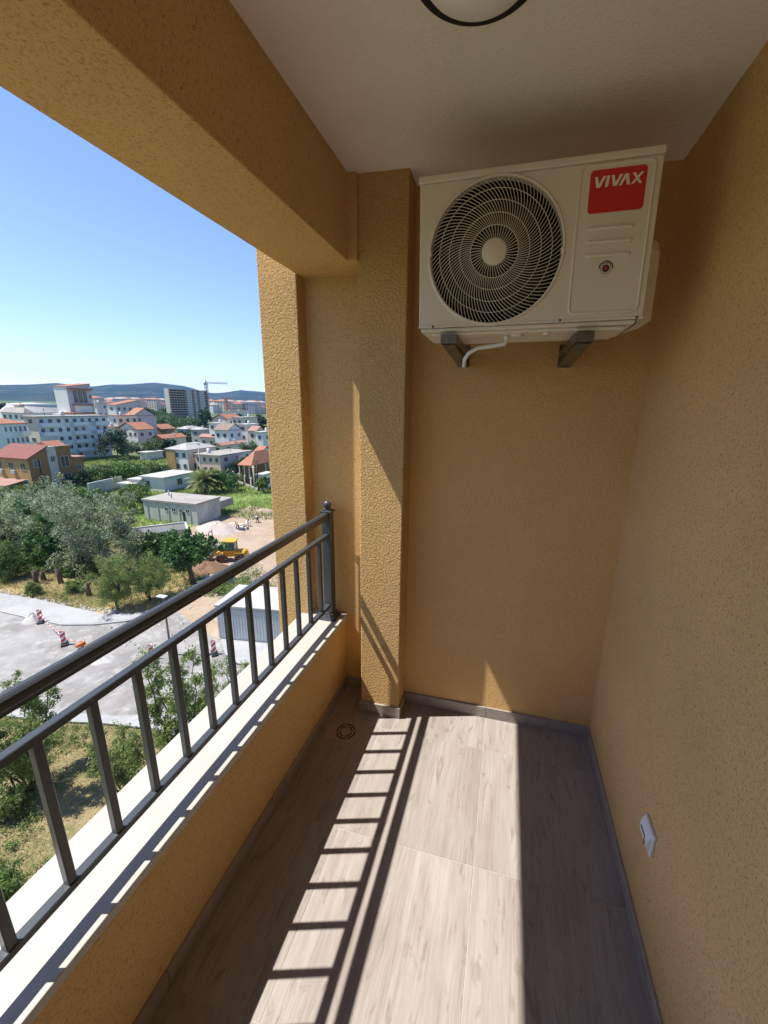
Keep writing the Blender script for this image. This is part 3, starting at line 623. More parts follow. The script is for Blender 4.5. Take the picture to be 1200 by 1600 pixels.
# kerb stones of the pavement
kst = MB()
kerb_root = thing('kerb', 'pale kerb stones edging the pavement across the road', 'kerb', (-34, 21.2, GZ))
kp = [(-46, 21.45), (-40.7, 21.42), (-37.0, 21.26), (-33.4, 21.2), (-31.1, 21.9), (-29.1, 23.02), (-27.9, 24.8)]
for (a, b) in zip(kp[:-1], kp[1:]):
    a = Vector(a); b = Vector(b); d = (b - a); n_ = max(1, round(d.length / 1.0)); an = math.atan2(d.y, d.x)
    for k in range(n_):
        c_ = a + d * (k + 0.5) / n_; h_ = d.length / n_ / 2 - 0.006
        MB().box(-h_, h_, -0.07, 0.07, 0.0, 0.175).build('kerb_stone', conc, parent=kerb_root, loc=(c_.x + 34, c_.y - 21.2, 0), rz=an)
garden_poly = [(-80, 10.3), (-32, 12.0), (-27, 12.9), (-23.5, 13.4), (-20.5, 14.0), (-17.6, 14.4), (-15.0, 14.2), (-12, 12.5), (-1.2, 12.0), (-1.2, -12), (-80, -12)]
inset_poly(garden_poly, 'garden_ground', g_garden, 5)
gw = [(-80, 11.05), (-32, 12.85), (-23.5, 14.05), (-20.5, 14.65), (-17.6, 15.6), (-13.6, 17.7), (-10, 17.2), (-12, 12.6), (-15.0, 14.25), (-17.6, 14.45), (-20.5, 14.05), (-23.5, 13.45), (-27, 12.95), (-32, 12.05), (-80, 10.35)]
inset_poly(gw, 'garden_path', g_walk, 5, thick=0.1)
cw = PX([(345, 1002), (432, 1010), (440, 1040), (370, 1040), (352, 1025)])
inset_poly(cw, 'pavement', g_walk, 6, thick=0.1)
dark_path = MB()

# --- hills from the skyline of the bay
def hills():
    az0, az1 = math.radians(-86), math.radians(-4)
    cols, rows = 260, 46
    keyx = [-2.0, -1.03, 0, 45, 90, 130, 150, 175, 200, 240, 262, 285, 300, 320, 335, 352, 375, 412, 480, 700]
    keyy = [0, 0, 600, 599, 597, 603.5, 603, 600, 599, 596.5, 598.5, 601, 605, 611.5, 613, 612, 608.5, 611.5, 616, 622]
    ka, ke = [], []
    for px, py in list(zip(keyx, keyy))[2:]:
        r = ray(px, py); ka.append(math.atan2(r[0], r[1])); ke.append(math.atan2(r[2], math.hypot(r[0], r[1])))
    ka = [ka[0] - 0.5] + ka; ke = [ke[0] * 0.8] + ke
    vs = []; fr_ = np.random.RandomState(3); ph = fr_.rand(40) * 6.28
    for j in range(rows):
        t = j / (rows - 1); D = 1900 + 2600 * t
        for i in range(cols):
            az = az0 + (az1 - az0) * i / (cols - 1)
            el = float(np.interp(az, ka, ke)); Hm = 3600 * math.tan(max(el, 0.004)) + 18
            prof = math.sin(min(1, t / 0.65) * PI / 2) ** 1.5 if t < 0.65 else math.cos((t - 0.65) / 0.35 * PI / 2)
            nz = sum(math.sin(az * (18 + 11 * q) + ph[q] + t * (3 + 2.3 * q)) / (q + 1.5) for q in range(12))
            rough = (0.07 if abs(t - 0.65) > 0.08 else 0.012)
            h = Hm * prof * (1 + rough * nz) * (D / 3590 if 0.55 < t < 0.75 else min(1, D / 3590 if t < .65 else 1))
            vs.append((D * math.sin(az), D * math.cos(az), GZ - 6 + h))
    fs = [(j * cols + i, j * cols + i + 1, (j + 1) * cols + i + 1, (j + 1) * cols + i) for j in range(rows - 1) for i in range(cols - 1)]
    m = ground_mat('wooded_hillside', (0.014, 0.030, 0.022), (0.026, 0.042, 0.026), (0.07, 0.07, 0.05), 0.0035, 0.012, 1.0, 12)
    MB().add(vs, fs, smooth=True).build('hills', m, kind='structure', fix=False)
hills()
# strip of sea between the town and the hills
MB().add([(*G(165, 638.6), GZ + .3), (*G(330, 642), GZ + .3), (-900, 1900, GZ + .3), (-1900, 1500, GZ + .3)], [(0, 1, 2, 3)]).build('sea', g_water, kind='structure')

# --- vegetation
def leaf_mesh(name, cent, sizes, m, leaf, per, r_=None, flat=0.0, droop=0.0, aspect=2.2):
    """leaves scattered round clump centres: cent (n,3), sizes (n,), per leaves each"""
    R_ = r_ or rng
    n = len(cent) * per
    c = np.repeat(cent, per, 0); s = np.repeat(sizes, per)[:, None]
    d = R_.normal(size=(n, 3)); d /= np.linalg.norm(d, axis=1)[:, None]; rr = R_.rand(n, 1) ** 0.5
    p = c + d * rr * s
    a = R_.normal(size=(n, 3)); a[:, 2] -= droop; a /= np.linalg.norm(a, axis=1)[:, None]
    nn = R_.normal(size=(n, 3)) + d * 0.8; nn[:, 2] += flat
    b = np.cross(a, nn); b /= np.linalg.norm(b, axis=1)[:, None] + 1e-9
    L = leaf * (0.6 + 0.8 * R_.rand(n, 1)); Wd = L / aspect
    q = np.stack([p - a * L / 2, p + b * Wd / 2, p + a * L / 2, p - b * Wd / 2], 1).reshape(-1, 3)
    me = bpy.data.meshes.new(name); me.vertices.add(n * 4); me.vertices.foreach_set('co', q.astype(np.float32).ravel())
    me.loops.add(n * 4); me.loops.foreach_set('vertex_index', np.arange(n * 4, dtype=np.int32))
    me.polygons.add(n); me.polygons.foreach_set('loop_start', np.arange(0, n * 4, 4, dtype=np.int32)); me.polygons.foreach_set('loop_total', np.full(n, 4, np.int32))
    me.materials.append(m); me.update(calc_edges=True); return me
def crown_points(w, h, n, base=0.0, shell=0.55, lump=0.18, R_=None):
    R_ = R_ or rng
    d = R_.normal(size=(n, 3)); d /= np.linalg.norm(d, axis=1)[:, None]
    d[:, 2] = np.where(d[:, 2] < -0.5, -d[:, 2] * 0.6, d[:, 2])
    rad = shell + (1 - shell) * R_.rand(n) ** 0.6
    ph = R_.rand(4) * 6.28
    lum = 1 + lump * (np.sin(3 * np.arctan2(d[:, 1], d[:, 0]) + ph[0]) + np.sin(5 * d[:, 2] + ph[1]) + 0.7 * np.sin(7 * d[:, 0] + ph[2]))
    p = d * (rad * lum)[:, None] * np.array([w / 2, w / 2, h / 2]); p[:, 2] += base + h / 2
    return p
def tree(kind, label, cat, x, y, w, h, m, leaf, clumps=60, per=90, trunk=0.25, tr=0.18, cs=0.16, group=None, seed=None, shell=0.5, lump=0.2, stems=1, bk=None, flat=0.3, aspect=2.0, twigs=10):
    R_ = np.random.RandomState(seed if seed is not None else rng.randint(1e6))
    t = thing(kind, label, cat, (x, y, GZ), 0, group)
    cb = h * trunk; ch = h - cb
    P = crown_points(w, ch, clumps, cb, shell, lump, R_)
    if trunk < 0.06: P[:, 2] = cb + ch * np.clip((P[:, 2] - cb) / ch, 0, 2) ** 1.55
    P[:, 2] = np.maximum(P[:, 2], cb * 0.6 + 0.05)
    me = leaf_mesh('crown', P, (0.5 + R_.rand(len(P))) * w * cs, m, leaf, per, R_, flat, aspect=aspect)
    o = bpy.data.objects.new('crown', me); C.objects.link(o); o.parent = t
    tk = MB()
    for s_ in range(stems):
        a = R_.rand() * 6.28; o0 = Vector((math.cos(a), math.sin(a), 0)) * (0.0 if stems == 1 else tr * 1.2)
        mid = o0 + Vector((R_.normal() * 0.06 * w, R_.normal() * 0.06 * w, cb + ch * 0.25))
        tk.tube([o0 + Vector((0, 0, -0.05)), o0 * 1.1 + (mid - o0) * 0.5 + Vector((R_.normal() * 0.03 * w, 0, 0)), mid], [tr * 1.25, tr, tr * 0.7], n=7)
        for q in P[R_.choice(len(P), min(len(P), twigs), replace=False)]:
            q = Vector(q); tk.tube([mid - Vector((0, 0, ch * 0.1)), mid.lerp(q, 0.5) + Vector((0, 0, 0.04 * h)), q], [tr * 0.5, tr * 0.3, tr * 0.08], n=5)
    tk.build('trunk', bk or bark, parent=t, fix=False)
    return t
def T(px, pyb, pyt, wpx):
    x, y = G(px, pyb); z = top_z(x, y, pyt); d = proj(x, y, (z + GZ) / 2)[2]
    return x, y, wpx * d / FP, z - GZ
def tree_px(kind, label, cat, px, pyb, pyt, wpx, *a, **k):
    x, y, w, h = T(px, pyb, pyt, wpx); return tree(kind, label, cat, x, y, w, h, *a, **k)
# big olives and shrubs of the verge
tree_px('olive_tree', 'large grey green olive tree left of the verge at the photo edge', 'tree', 20, 868, 768, 105, lf_olive, 0.24, 130, 160, cs=0.10, trunk=0.02, shell=0.6, aspect=2.6)
tree_px('olive_tree', 'tall silvery olive tree with the roundest crown behind the verge', 'tree', 172, 886, 775, 112, lf_olive, 0.22, 170, 170, cs=0.09, trunk=0.015, shell=0.6, aspect=2.6, lump=0.25)
tree_px('olive_tree', 'grey olive tree below the brown house', 'tree', 72, 845, 752, 90, lf_olive, 0.26, 90, 140, cs=0.10, trunk=0.1, shell=0.6, aspect=2.6)
tree_px('broadleaf_tree', 'dark leafy tree between the two biggest olives', 'tree', 90, 882, 805, 85, lf_fig, 0.24, 100, 120, cs=0.10, trunk=0.02, shell=0.5, aspect=1.5)
tree_px('fig_tree', 'round dark green fig tree beside the yellow loader', 'tree', 302, 912, 829, 68, lf_fig, 0.27, 80, 120, cs=0.11, trunk=0.28, tr=0.24, shell=0.5, aspect=1.4)
tree_px('fig_tree', 'low broad fig bush left of the round fig tree', 'bush', 240, 880, 838, 70, lf_fig, 0.26, 60, 110, cs=0.11, trunk=0.1, shell=0.5, aspect=1.4)
for i, (px, pb, pt, w, lab) in enumerate(((185, 952, 868, 62, 'feathery light green shrub, left of the pair at the kerb bend'), (236, 938, 862, 60, 'feathery light green shrub, right of the pair by the kerb bend'))):
    tree_px('feathery_shrub', lab, 'shrub', px, pb, pt, w, lf_fine, 0.13, 120, 170, cs=0.12, trunk=0.02, tr=0.05, stems=6, shell=0.3, lump=0.25, bk=bark_d, aspect=4, twigs=12, group='feathery shrubs by the kerb')
for i, (px, pb, pt, w, m_, lab) in enumerate((
        (12, 905, 845, 50, lf_green, 'bright green bush at the left photo edge behind the verge'),
        (18, 905, 878, 34, lf_fine, 'small grey green shrub on the dry verge near the left photo edge'),
        (62, 893, 862, 34, lf_green, 'small shrub on the verge right below the dark leafy tree'),
        (110, 900, 878, 20, lf_green, 'compact dark shrub between two cut stumps on the verge'),
        (145, 900, 876, 28, lf_green, 'compact green shrub left of the feathery pair'),
        (150, 870, 850, 40, lf_mid, 'low bush in front of the silvery olive tree'),
        (55, 930, 912, 20, lf_fine, 'tuft of tall weeds on the verge close to the pavement'),
        (118, 925, 905, 22, lf_fine, 'pale weed clump on the verge beside the middle stump'),
        (285, 890, 868, 30, lf_fine, 'low pale shrub under the round fig tree'),
        (386, 950, 880, 86, lf_fine, 'bright green bush behind the grey container'),
        (345, 925, 905, 26, lf_fine, 'low weed clump on dirt left of the grey container'))):
    tree_px('shrub', lab, 'shrub', px, pb, pt, w, m_, 0.15, 55, 120, cs=0.17, trunk=0.05, tr=0.04, stems=3, shell=0.35, bk=bark_d, aspect=2.4, twigs=5)
# cut stumps
for px, pb, pt, lab in ((57, 912, 888, 'leaning pale cut tree stump on the verge'), (69, 908, 890, 'short upright cut stump beside the leaning one'), (96, 912, 885, 'dark slanting cut stump at the middle of the verge'), (140, 932, 908, 'stump with a few leaves nearest the kerb bend')):
    x, y, w, h = T(px, pb, pt, 5); t = thing('tree_stump', lab, 'stump', (x, y, GZ), 0, 'cut stumps on the verge')
    lean = rng.uniform(-0.5, 0.1)
    MB().tube([(0, 0, -0.05), (lean * 0.4, 0, h * 0.5), (lean, 0, h * 0.85)], [0.24, 0.19, 0.17], n=9).build('trunk', bark, parent=t)
    MB().tube([(lean * 0.6, 0, h * 0.6), (lean * 0.6 + 0.4, 0.1, h * 0.95)], [0.12, 0.08], n=7).build('branch_stub', bark, parent=t)
    me = leaf_mesh('sprouts', np.array([(lean, 0, h), (lean * 0.75 + 0.15, 0.05, h)]), np.array([0.35, 0.35]), lf_green, 0.12, 60); o = bpy.data.objects.new('sprouts', me); C.objects.link(o); o.parent = t; o['kind'] = 'stuff'
# trees between the houses
TR = [(183, 718, 672, 38, lf_dark, 'tall dark conifer mass right of the blue shaded apartment block'),
      (205, 716, 690, 34, lf_olive, 'grey green olive below the gabled white house'), (235, 715, 692, 36, lf_mid, 'bushy tree above the small grey container'),
      (262, 712, 686, 26, lf_dark, 'dark tree left of the yellow gabled house'), (300, 692, 678, 60, lf_dark, 'wide dark green tree row behind the yellow and white house'),
      (345, 700, 682, 30, lf_olive, 'pale rounded tree above the faded tile roof'), (372, 698, 680, 26, lf_olive, 'pale olive tree right of the brown roofed house'),
      (395, 728, 688, 28, lf_mid, 'green tree right of the faded tile roof'), (385, 738, 718, 30, lf_mid, 'bush between the pink house and the red tiled roof'),
      (372, 740, 722, 22, lf_dark, 'dark bush at the corner of the pink house'), (350, 768, 735, 40, lf_fig, 'round dark bush directly right of the palm'),
      (362, 760, 742, 26, lf_green, 'light green bush left of the iron fence'),
      (160, 750, 730, 45, lf_mid, 'bush right of the brown house with a pale wall below'), (130, 762, 738, 26, lf_dark, 'dark bush at the foot of the brown house'),
      (210, 742, 722, 60, lf_green, 'wide bright green bush on the meadow left of the white flat house'), (180, 748, 726, 45, lf_green, 'bright green bush in the middle of the left meadow'),
      (245, 745, 728, 32, lf_mid, 'small mid green bush under the grey container'),
      (120, 790, 765, 60, lf_green, 'green thicket between the olives and the meadow'), (150, 800, 775, 50, lf_mid, 'darker green thicket left of the silvery olive'),
      (205, 800, 770, 45, lf_green, 'bright bush beside the long low shed'), (210, 775, 760, 40, lf_green, 'bush by the white annex'),
      (30, 790, 765, 55, lf_green, 'light green bush in front of the porch roof'), (5, 795, 768, 40, lf_green, 'light green bush at the left photo edge below the porch'),
      (105, 708, 700, 30, lf_mid, 'small green tree at the foot of the blue shaded apartment block'), (62, 712, 700, 26, lf_mid, 'green tree left at the foot of the blue shaded apartment block'),
      (270, 672, 652, 50, lf_mid, 'green tree in front of the unfinished tower, left half'), (300, 674, 655, 46, lf_mid, 'green tree in front of the unfinished tower, middle'),
      (322, 676, 640, 24, lf_dark, 'tall dark conifer at the right foot of the unfinished tower'), (408, 682, 645, 24, lf_dark, 'dark tree by the column at the right end of the houses'),
      (372, 660, 648, 12, lf_dark, 'small dark tree behind the cream house'), (402, 690, 675, 22, lf_mid, 'green tree below the dark tree at the houses end'),
      (402, 742, 730, 26, lf_mid, 'bush behind the iron fence'), (412, 770, 745, 16, lf_green, 'small bush beside the white kiosk'),
      (3, 655, 629, 10, lf_dark, 'dark conifer top at the left photo edge'), (15, 655, 628, 12, lf_dark, 'dark conifer left of the white arena'), (40, 655, 631, 9, lf_dark, 'dark slanting conifer before the white arena'), (70, 658, 638, 5, lf_dark, 'thin dark cypress before the white arena')]
for i in range(16):
    TR.append((236 + (i * 37 % 30) - 6 + i * 1.6 - 26 * (i % 2) * 0 + 0, 652 + (i % 4) * 4, 640 + (i % 4) * 4, 20, lf_mid, None))
for i, (px, pb, pt, w, m_, lab) in enumerate(TR):
    x, y, ww, h = T(px, pb, pt, w); D = math.hypot(x, y)
    tree('background_tree', lab or 'one of the trees in the wood behind the orange roofs left of the tower', 'tree', x, y, ww, h, m_, max(0.16, D * 0.0035), 46, 70, cs=0.15, trunk=0.06, tr=0.15, shell=0.55, aspect=1.6, twigs=5, lump=0.16, group='trees of the far wood' if lab is None else None)
# palm
def palm(px, pb, pt, w):
    x, y, ww, h = T(px, pb, pt, w)
    t = thing('palm_tree', 'date palm with arching yellow green fronds behind the long shed', 'palm tree', (x, y, GZ))
    th = h * 0.42; MB().tube([(0, 0, 0), (0.05, 0, th * 0.5), (0, 0, th)], [0.45, 0.36, 0.5], n=10).build('trunk', bark, parent=t)
    R_ = np.random.RandomState(5)
    fm = []
    for k in range(64):
        az = k * 2.399 + R_.rand() * .3; el = math.radians(78 - 100 * (k / 64) + R_.normal() * 5); L = ww * 0.5 * (0.9 + 0.2 * R_.rand())
        mb = MB(); P = []
        for i in range(9):
            s = i / 8; e = el - 1.15 * s ** 1.5
            P.append(Vector((0, 0, th)) if i == 0 else P[-1] + Vector((math.cos(e) * math.cos(az), math.cos(e) * math.sin(az), math.sin(e))) * L / 8 * 1.25)
        mb.tube(P, [0.04] * 8 + [0.01], n=3, cap=False)
        side = Vector((-math.sin(az), math.cos(az), 0))
        for i in range(1, 34):
            s = i / 34; q = s * 8; j = int(q); p = P[j].lerp(P[min(8, j + 1)], q - j); d = (P[min(8, j + 1)] - P[max(0, j - 1)]).normalized()
            ll = 0.75 * math.sin(PI * min(1, s * 0.9 + 0.12)) + 0.1
            for sg in (-1, 1):
                tip = p + (side * sg * 0.8 + d * 0.6 + Vector((0, 0, -0.35))).normalized() * ll
                mb.add([p, p + d * 0.13, tip], [(0, 1, 2)])
        mb.build('frond', lf_palm, parent=t, fix=False)
palm(323, 770, 729, 52)
# trees just below the balcony
def sapling(px, pb, pt, w, lab, seed, m_, leaf=0.085, cl=150, per=55, stems=5):
    x, y, ww, h = T(px, pb, pt, w); R_ = np.random.RandomState(seed)
    t = thing('young_tree', lab, 'tree', (x, y, GZ)); tk = MB(); cent = []
    for s_ in range(stems):
        a = s_ * 6.28 / stems + R_.rand() * 0.8; tip = Vector((math.cos(a) * ww * 0.30 * R_.uniform(.5, 1.25), math.sin(a) * ww * 0.30 * R_.uniform(.5, 1.25), h * R_.uniform(0.72, 0.98)))
        P = [Vector((math.cos(a) * 0.1, math.sin(a) * 0.1, -0.05))]
        for i in range(1, 8):
            s = i / 7; P.append(P[0].lerp(tip, s) + Vector((R_.normal() * 0.10, R_.normal() * 0.10, 0)) + Vector((math.cos(a), math.sin(a), 0)) * ww * 0.06 * math.sin(PI * s))
        tk.tube(P, [0.05 * (1 - 0.8 * i / 7) for i in range(8)], n=6)
        for b_ in range(cl // stems):
            s = R_.uniform(0.22, 1.0); j = min(6, int(s * 7)); p = P[j].lerp(P[j + 1], s * 7 - j)
            d = Vector((R_.normal(), R_.normal(), 0.45 + R_.rand() * 0.6)).normalized(); L = ww * 0.20 * R_.uniform(0.4, 1.1) * (1.25 - 0.6 * s)
            q = p + d * L; tk.tube([p, p.lerp(q, 0.5) + Vector((0, 0, 0.04)), q], [0.014, 0.010, 0.004], n=4, cap=False)
            for u in (0.55, 0.8, 1.0): cent.append(p.lerp(q, u))
    cent = np.array([tuple(c) for c in cent])
    me = leaf_mesh('crown', cent, np.full(len(cent), 0.20) * (0.6 + R_.rand(len(cent))), m_, leaf * 1.15, int(per * .55), R_, 0.5, aspect=2.2)
    o = bpy.data.objects.new('crown', me); C.objects.link(o); o.parent = t
    tk.build('branches', bark_d, parent=t, fix=False); return t
sapling(48, 1235, 1080, 150, 'feathery young tree below the railing at the left photo edge', 21, lf_fine, 0.085, 220, 75, 7)
sapling(292, 1210, 1010, 130, 'slender many stemmed young tree in the garden below the middle of the railing', 22, lf_fine, 0.085, 230, 66, 8)
sapling(195, 1240, 1130, 95, 'low young tree left of the slender one in the garden', 23, lf_fine, 0.08, 110, 60, 5)
sapling(362, 1120, 1025, 70, 'thin young tree at the garden corner near the pavement', 24, lf_fine, 0.08, 70, 45, 4)
sapling(8, 1430, 1370, 60, 'leafy seedling tree directly below the balcony at the left photo edge', 25, lf_green, 0.08, 70, 60, 5)
sapling(20, 1275, 1235, 60, 'low bush in the garden shade at the left photo edge', 26, lf_fine, 0.085, 50, 50, 5)
# grass, weeds (nobody could count them)
def inside(P, x, y):
    r = np.zeros(len(x), bool); n = len(P); j = n - 1
    for i in range(n):
        xi, yi = P[i]; xj, yj = P[j]; c = ((yi > y) != (yj > y)) & (x < (xj - xi) * (y - yi) / ((yj - yi) + 1e-12) + xi); r ^= c; j = i
    return r
def blades(name, poly, n, h, m, seed, patch=0.5, box=None, spread=0.6, thr=0.0):
    R_ = np.random.RandomState(seed); A = np.array(poly); x0, y0 = A.min(0); x1, y1 = A.max(0)
    if box: x0, x1, y0, y1 = max(x0, box[0]), min(x1, box[1]), max(y0, box[2]), min(y1, box[3])
    x = R_.uniform(x0, x1, n * 2); y = R_.uniform(y0, y1, n * 2)
    k = np.sin(x * patch + 1.3 * np.sin(y * patch * 0.7)) + np.sin(y * patch * 1.3 + 1.1 * np.sin(x * patch * 1.7)) + R_.normal(size=len(x)) * 0.7
    ok = inside(poly, x, y) & (k > thr); x, y = x[ok][:n], y[ok][:n]; n = len(x); hh = h * (0.4 + R_.rand(n) * 0.9)
    a = R_.rand(n) * 6.28; w = hh * 0.14; lean = R_.normal(size=(n, 2)) * spread * hh[:, None]
    z = np.full(n, GZ + 0.05)
    q = np.stack([np.stack([x - w * np.cos(a), y - w * np.sin(a), z], 1), np.stack([x + w * np.cos(a), y + w * np.sin(a), z], 1), np.stack([x + lean[:, 0], y + lean[:, 1], z + hh], 1)], 1).reshape(-1, 3)
    me = bpy.data.meshes.new(name); me.vertices.add(n * 3); me.vertices.foreach_set('co', q.astype(np.float32).ravel()); me.loops.add(n * 3); me.loops.foreach_set('vertex_index', np.arange(n * 3, dtype=np.int32))
    me.polygons.add(n); me.polygons.foreach_set('loop_start', np.arange(0, n * 3, 3, dtype=np.int32)); me.polygons.foreach_set('loop_total', np.full(n, 3, np.int32)); me.materials.append(m); me.update(calc_edges=True)
    o = bpy.data.objects.new(name, me); C.objects.link(o); return o
def stuffy(o, label, cat): o['kind'] = 'stuff'; return tag(o, label, cat)
gb = (-30, -4, 2, 15)
stuffy(blades('dry_grass', garden_poly, 60000, 0.10, lf_dry, 1, 0.9, gb, thr=-0.8), 'dry straw grass covering the garden below the balcony', 'dry grass')
def weeds(name, poly, box, n, seed, m, size, leaf, per, thr=0.3, patch=0.9):
    R_ = np.random.RandomState(seed); x = R_.uniform(box[0], box[1], n * 4); y = R_.uniform(box[2], box[3], n * 4)
    k = np.sin(x * patch + 1.3 * np.sin(y * patch * 0.7)) + np.sin(y * patch * 1.3 + 1.1 * np.sin(x * patch * 1.7)) + R_.normal(size=len(x)) * 0.5
    ok = inside(poly, x, y) & (k > thr); x, y = x[ok][:n], y[ok][:n]; s = size * (0.5 + R_.rand(len(x)))
    me = leaf_mesh(name, np.stack([x, y, GZ + 0.05 + s * 0.5], 1), s, m, leaf, per, R_, 0.6); o = bpy.data.objects.new(name, me); C.objects.link(o); return o
stuffy(weeds('low_weeds', garden_poly, gb, 3000, 31, lf_fine, 0.20, 0.09, 34, -0.1, 0.8), 'low green weeds sprawling over the dry garden soil', 'weeds')
stuffy(blades('verge_grass', verge_poly, 50000, 0.22, lf_dry, 2, 0.6, (-60, -27, 23, 42), thr=-0.6), 'dry straw grass on the verge across the road', 'dry grass')
stuffy(weeds('verge_weeds', verge_poly, (-58, -28, 24, 42), 700, 32, lf_green, 0.32, 0.14, 30, 0.6, 0.5), 'green weed patches scattered on the verge', 'weeds')
stuffy(blades('meadow_grass', meadow_poly, 90000, 0.42, lf_grass, 3, 0.2, thr=-1.2), 'bright green meadow grass round the sheds and the palm', 'grass')
stuffy(weeds('undergrowth', [(-110, 30), (-60, 42), (-50, 42), (-46, 33), (-75, 27)], (-110, -46, 27, 44), 500, 33, lf_mid, 0.9, 0.32, 60, -1.5, 0.3), 'dense green undergrowth behind the olive trees', 'undergrowth')

# --- buildings
def corner(pxt, pyb, pyt):
    pb = pxt
    for _ in range(8):
        x, y = G(pb, pyb); zt = top_z(x, y, pyt); pb += pxt - proj(x, y, zt)[0]
    return x, y, zt
def bx_part(name, root, m, *b): return MB().box(*b).build(name, m, parent=root)
win_cache = {}
def window(root, X, Y_, Z, w, h, axis, fm=None, gm_=None):
    """axis 'x': wall facing +x at X; axis 'y': wall facing -y at Y_"""
    key = (round(w, 2), round(h, 2), axis, fm)
    if key not in win_cache:
        f = MB(); t_ = 0.055
        for (a, b, c, d) in ((-w / 2, w / 2, -h / 2, -h / 2 + t_), (-w / 2, w / 2, h / 2 - t_, h / 2), (-w / 2, -w / 2 + t_, -h / 2 + t_, h / 2 - t_), (w / 2 - t_, w / 2, -h / 2 + t_, h / 2 - t_), (-t_ / 2, t_ / 2, -h / 2 + t_, h / 2 - t_)):
            f.box(a, b, -0.07, 0.0, c, d)
        g_ = MB().box(-w / 2 + 0.02, w / 2 - 0.02, -0.03, 0.0, -h / 2 + 0.02, h / 2 - 0.02)
        win_cache[key] = (f.mesh('window', fm or frame_w), g_.mesh('pane', glassd))
    a, b = win_cache[key]
    o = bpy.data.objects.new('window', a); C.objects.link(o); o.parent = root; o.location = (X, Y_, Z); o.rotation_euler = (0, 0, PI / 2 if axis == 'x' else 0)
    p = bpy.data.objects.new('pane', b); C.objects.link(p); p.parent = o
    return o
def house(name, label, near, lx, rx, top, left=w_white, right=None, roof='flat', rm=None, yaw=0, win=None, over=0.35, rh=None, cat='house', storeys=2, lw=None, rw_=None, group=None, balc=None, big=None, maxl=60):
    """near = pixel of the near ground corner; returns root (origin at that corner; the building runs to -x and +y)"""
    x, y, zt = corner(near[0], near[1], top); h = zt - GZ; ca, sa = math.cos(yaw), math.sin(yaw)
    L1 = lw or min(maxl * .6, run_len(x, y, zt, -ca, -sa, lx)); L2 = rw_ or min(maxl, run_len(x, y, zt, -sa, ca, rx))
    t = thing(name, label, cat, (x, y, GZ), yaw, group)
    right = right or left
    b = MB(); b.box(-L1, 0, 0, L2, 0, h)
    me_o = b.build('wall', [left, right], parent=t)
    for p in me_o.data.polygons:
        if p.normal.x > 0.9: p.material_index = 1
    o_ = over
    if roof == 'flat':
        MB().box(-L1 - o_, o_, -o_, L2 + o_, h + 0.003, h + 0.28).build('roof', rm or r_beige, parent=t)
        if storeys > 1 or L2 > 12:
            for q in range(2 + int(L2 / 14)):
                a_, b_ = -L1 * rng.uniform(.2, .8), L2 * rng.uniform(.1, .9)
                if q % 2: MB().lathe([(.0001, 1.2), (.45, 1.15), (.5, .1), (.5, 0)], n=12, M=Matrix.Translation((a_, b_, h + .28))).build('water_tank', metal_l, parent=t)
                else: MB().tube([(a_, b_, h + .2), (a_, b_, h + 2.2)], .05, n=5).tube([(a_ - .5, b_, h + 2), (a_ + .5, b_, h + 2)], .04, n=4).build('aerial', shade_d, parent=t)
    elif roof == 'gable_x':   # ridge along x: gable ends face x
        r_ = rh or L2 * 0.28; v = [(-L1 - o_, -o_, h), (o_, -o_, h), (o_, L2 + o_, h), (-L1 - o_, L2 + o_, h), (-L1 - o_, L2 / 2, h + r_), (o_, L2 / 2, h + r_)]
        roofmesh(t, v, rm, [(0, 1, 5, 4), (2, 3, 4, 5)]); [MB().add([(q, 0, h), (q, L2, h), (q, L2 / 2, h + r_ * .96)], [(0, 1, 2)]).build('gable', right, parent=t) for q in (0, -L1)]
    elif roof == 'gable_y':
        r_ = rh or L1 * 0.28; v = [(-L1 - o_, -o_, h), (o_, -o_, h), (o_, L2 + o_, h), (-L1 - o_, L2 + o_, h), (-L1 / 2, -o_, h + r_), (-L1 / 2, L2 + o_, h + r_)]
        roofmesh(t, v, rm, [(1, 2, 5, 4), (3, 0, 4, 5)]); [MB().add([(0, q, h), (-L1, q, h), (-L1 / 2, q, h + r_ * .96)], [(0, 2, 1)]).build('gable', left, parent=t) for q in (0, L2)]
    elif roof == 'hip':
        r_ = rh or min(L1, L2) * 0.22; mn = min(L1, L2) / 2
        if L2 >= L1: A_, B_ = (-L1 / 2, mn, h + r_), (-L1 / 2, L2 - mn, h + r_)
        else: A_, B_ = (-mn, L2 / 2, h + r_), (-L1 + mn, L2 / 2, h + r_)
        v = [(-L1 - o_, -o_, h), (o_, -o_, h), (o_, L2 + o_, h), (-L1 - o_, L2 + o_, h), A_, B_]
        fs = [(0, 1, 4), (1, 2, 5, 4), (2, 3, 5), (3, 0, 4, 5)] if L2 >= L1 else [(1, 2, 4), (0, 1, 4, 5), (3, 0, 5), (2, 3, 5, 4)]
        roofmesh(t, v, rm, fs)
    elif roof == 'shed':   # rises towards +y
        r_ = rh or L2 * 0.2
        MB().add([(-L1 - o_, -o_, h), (o_, -o_, h), (o_, L2 + o_, h + r_), (-L1 - o_, L2 + o_, h + r_), (-L1 - o_, -o_, h + .2), (o_, -o_, h + .2), (o_, L2 + o_, h + r_ + .2), (-L1 - o_, L2 + o_, h + r_ + .2)],
                 [(0, 3, 2, 1), (4, 5, 6, 7), (0, 1, 5, 4), (1, 2, 6, 5), (2, 3, 7, 6), (3, 0, 4, 7)]).build('roof', rm, parent=t)
        MB().add([(0, 0, h), (0, L2, h), (0, L2, h + r_), (-L1, 0, h), (-L1, L2, h), (-L1, L2, h + r_)], [(0, 1, 2), (3, 5, 4), (1, 4, 5, 2), (0, 3, 4, 1)]).build('gable', right, parent=t)
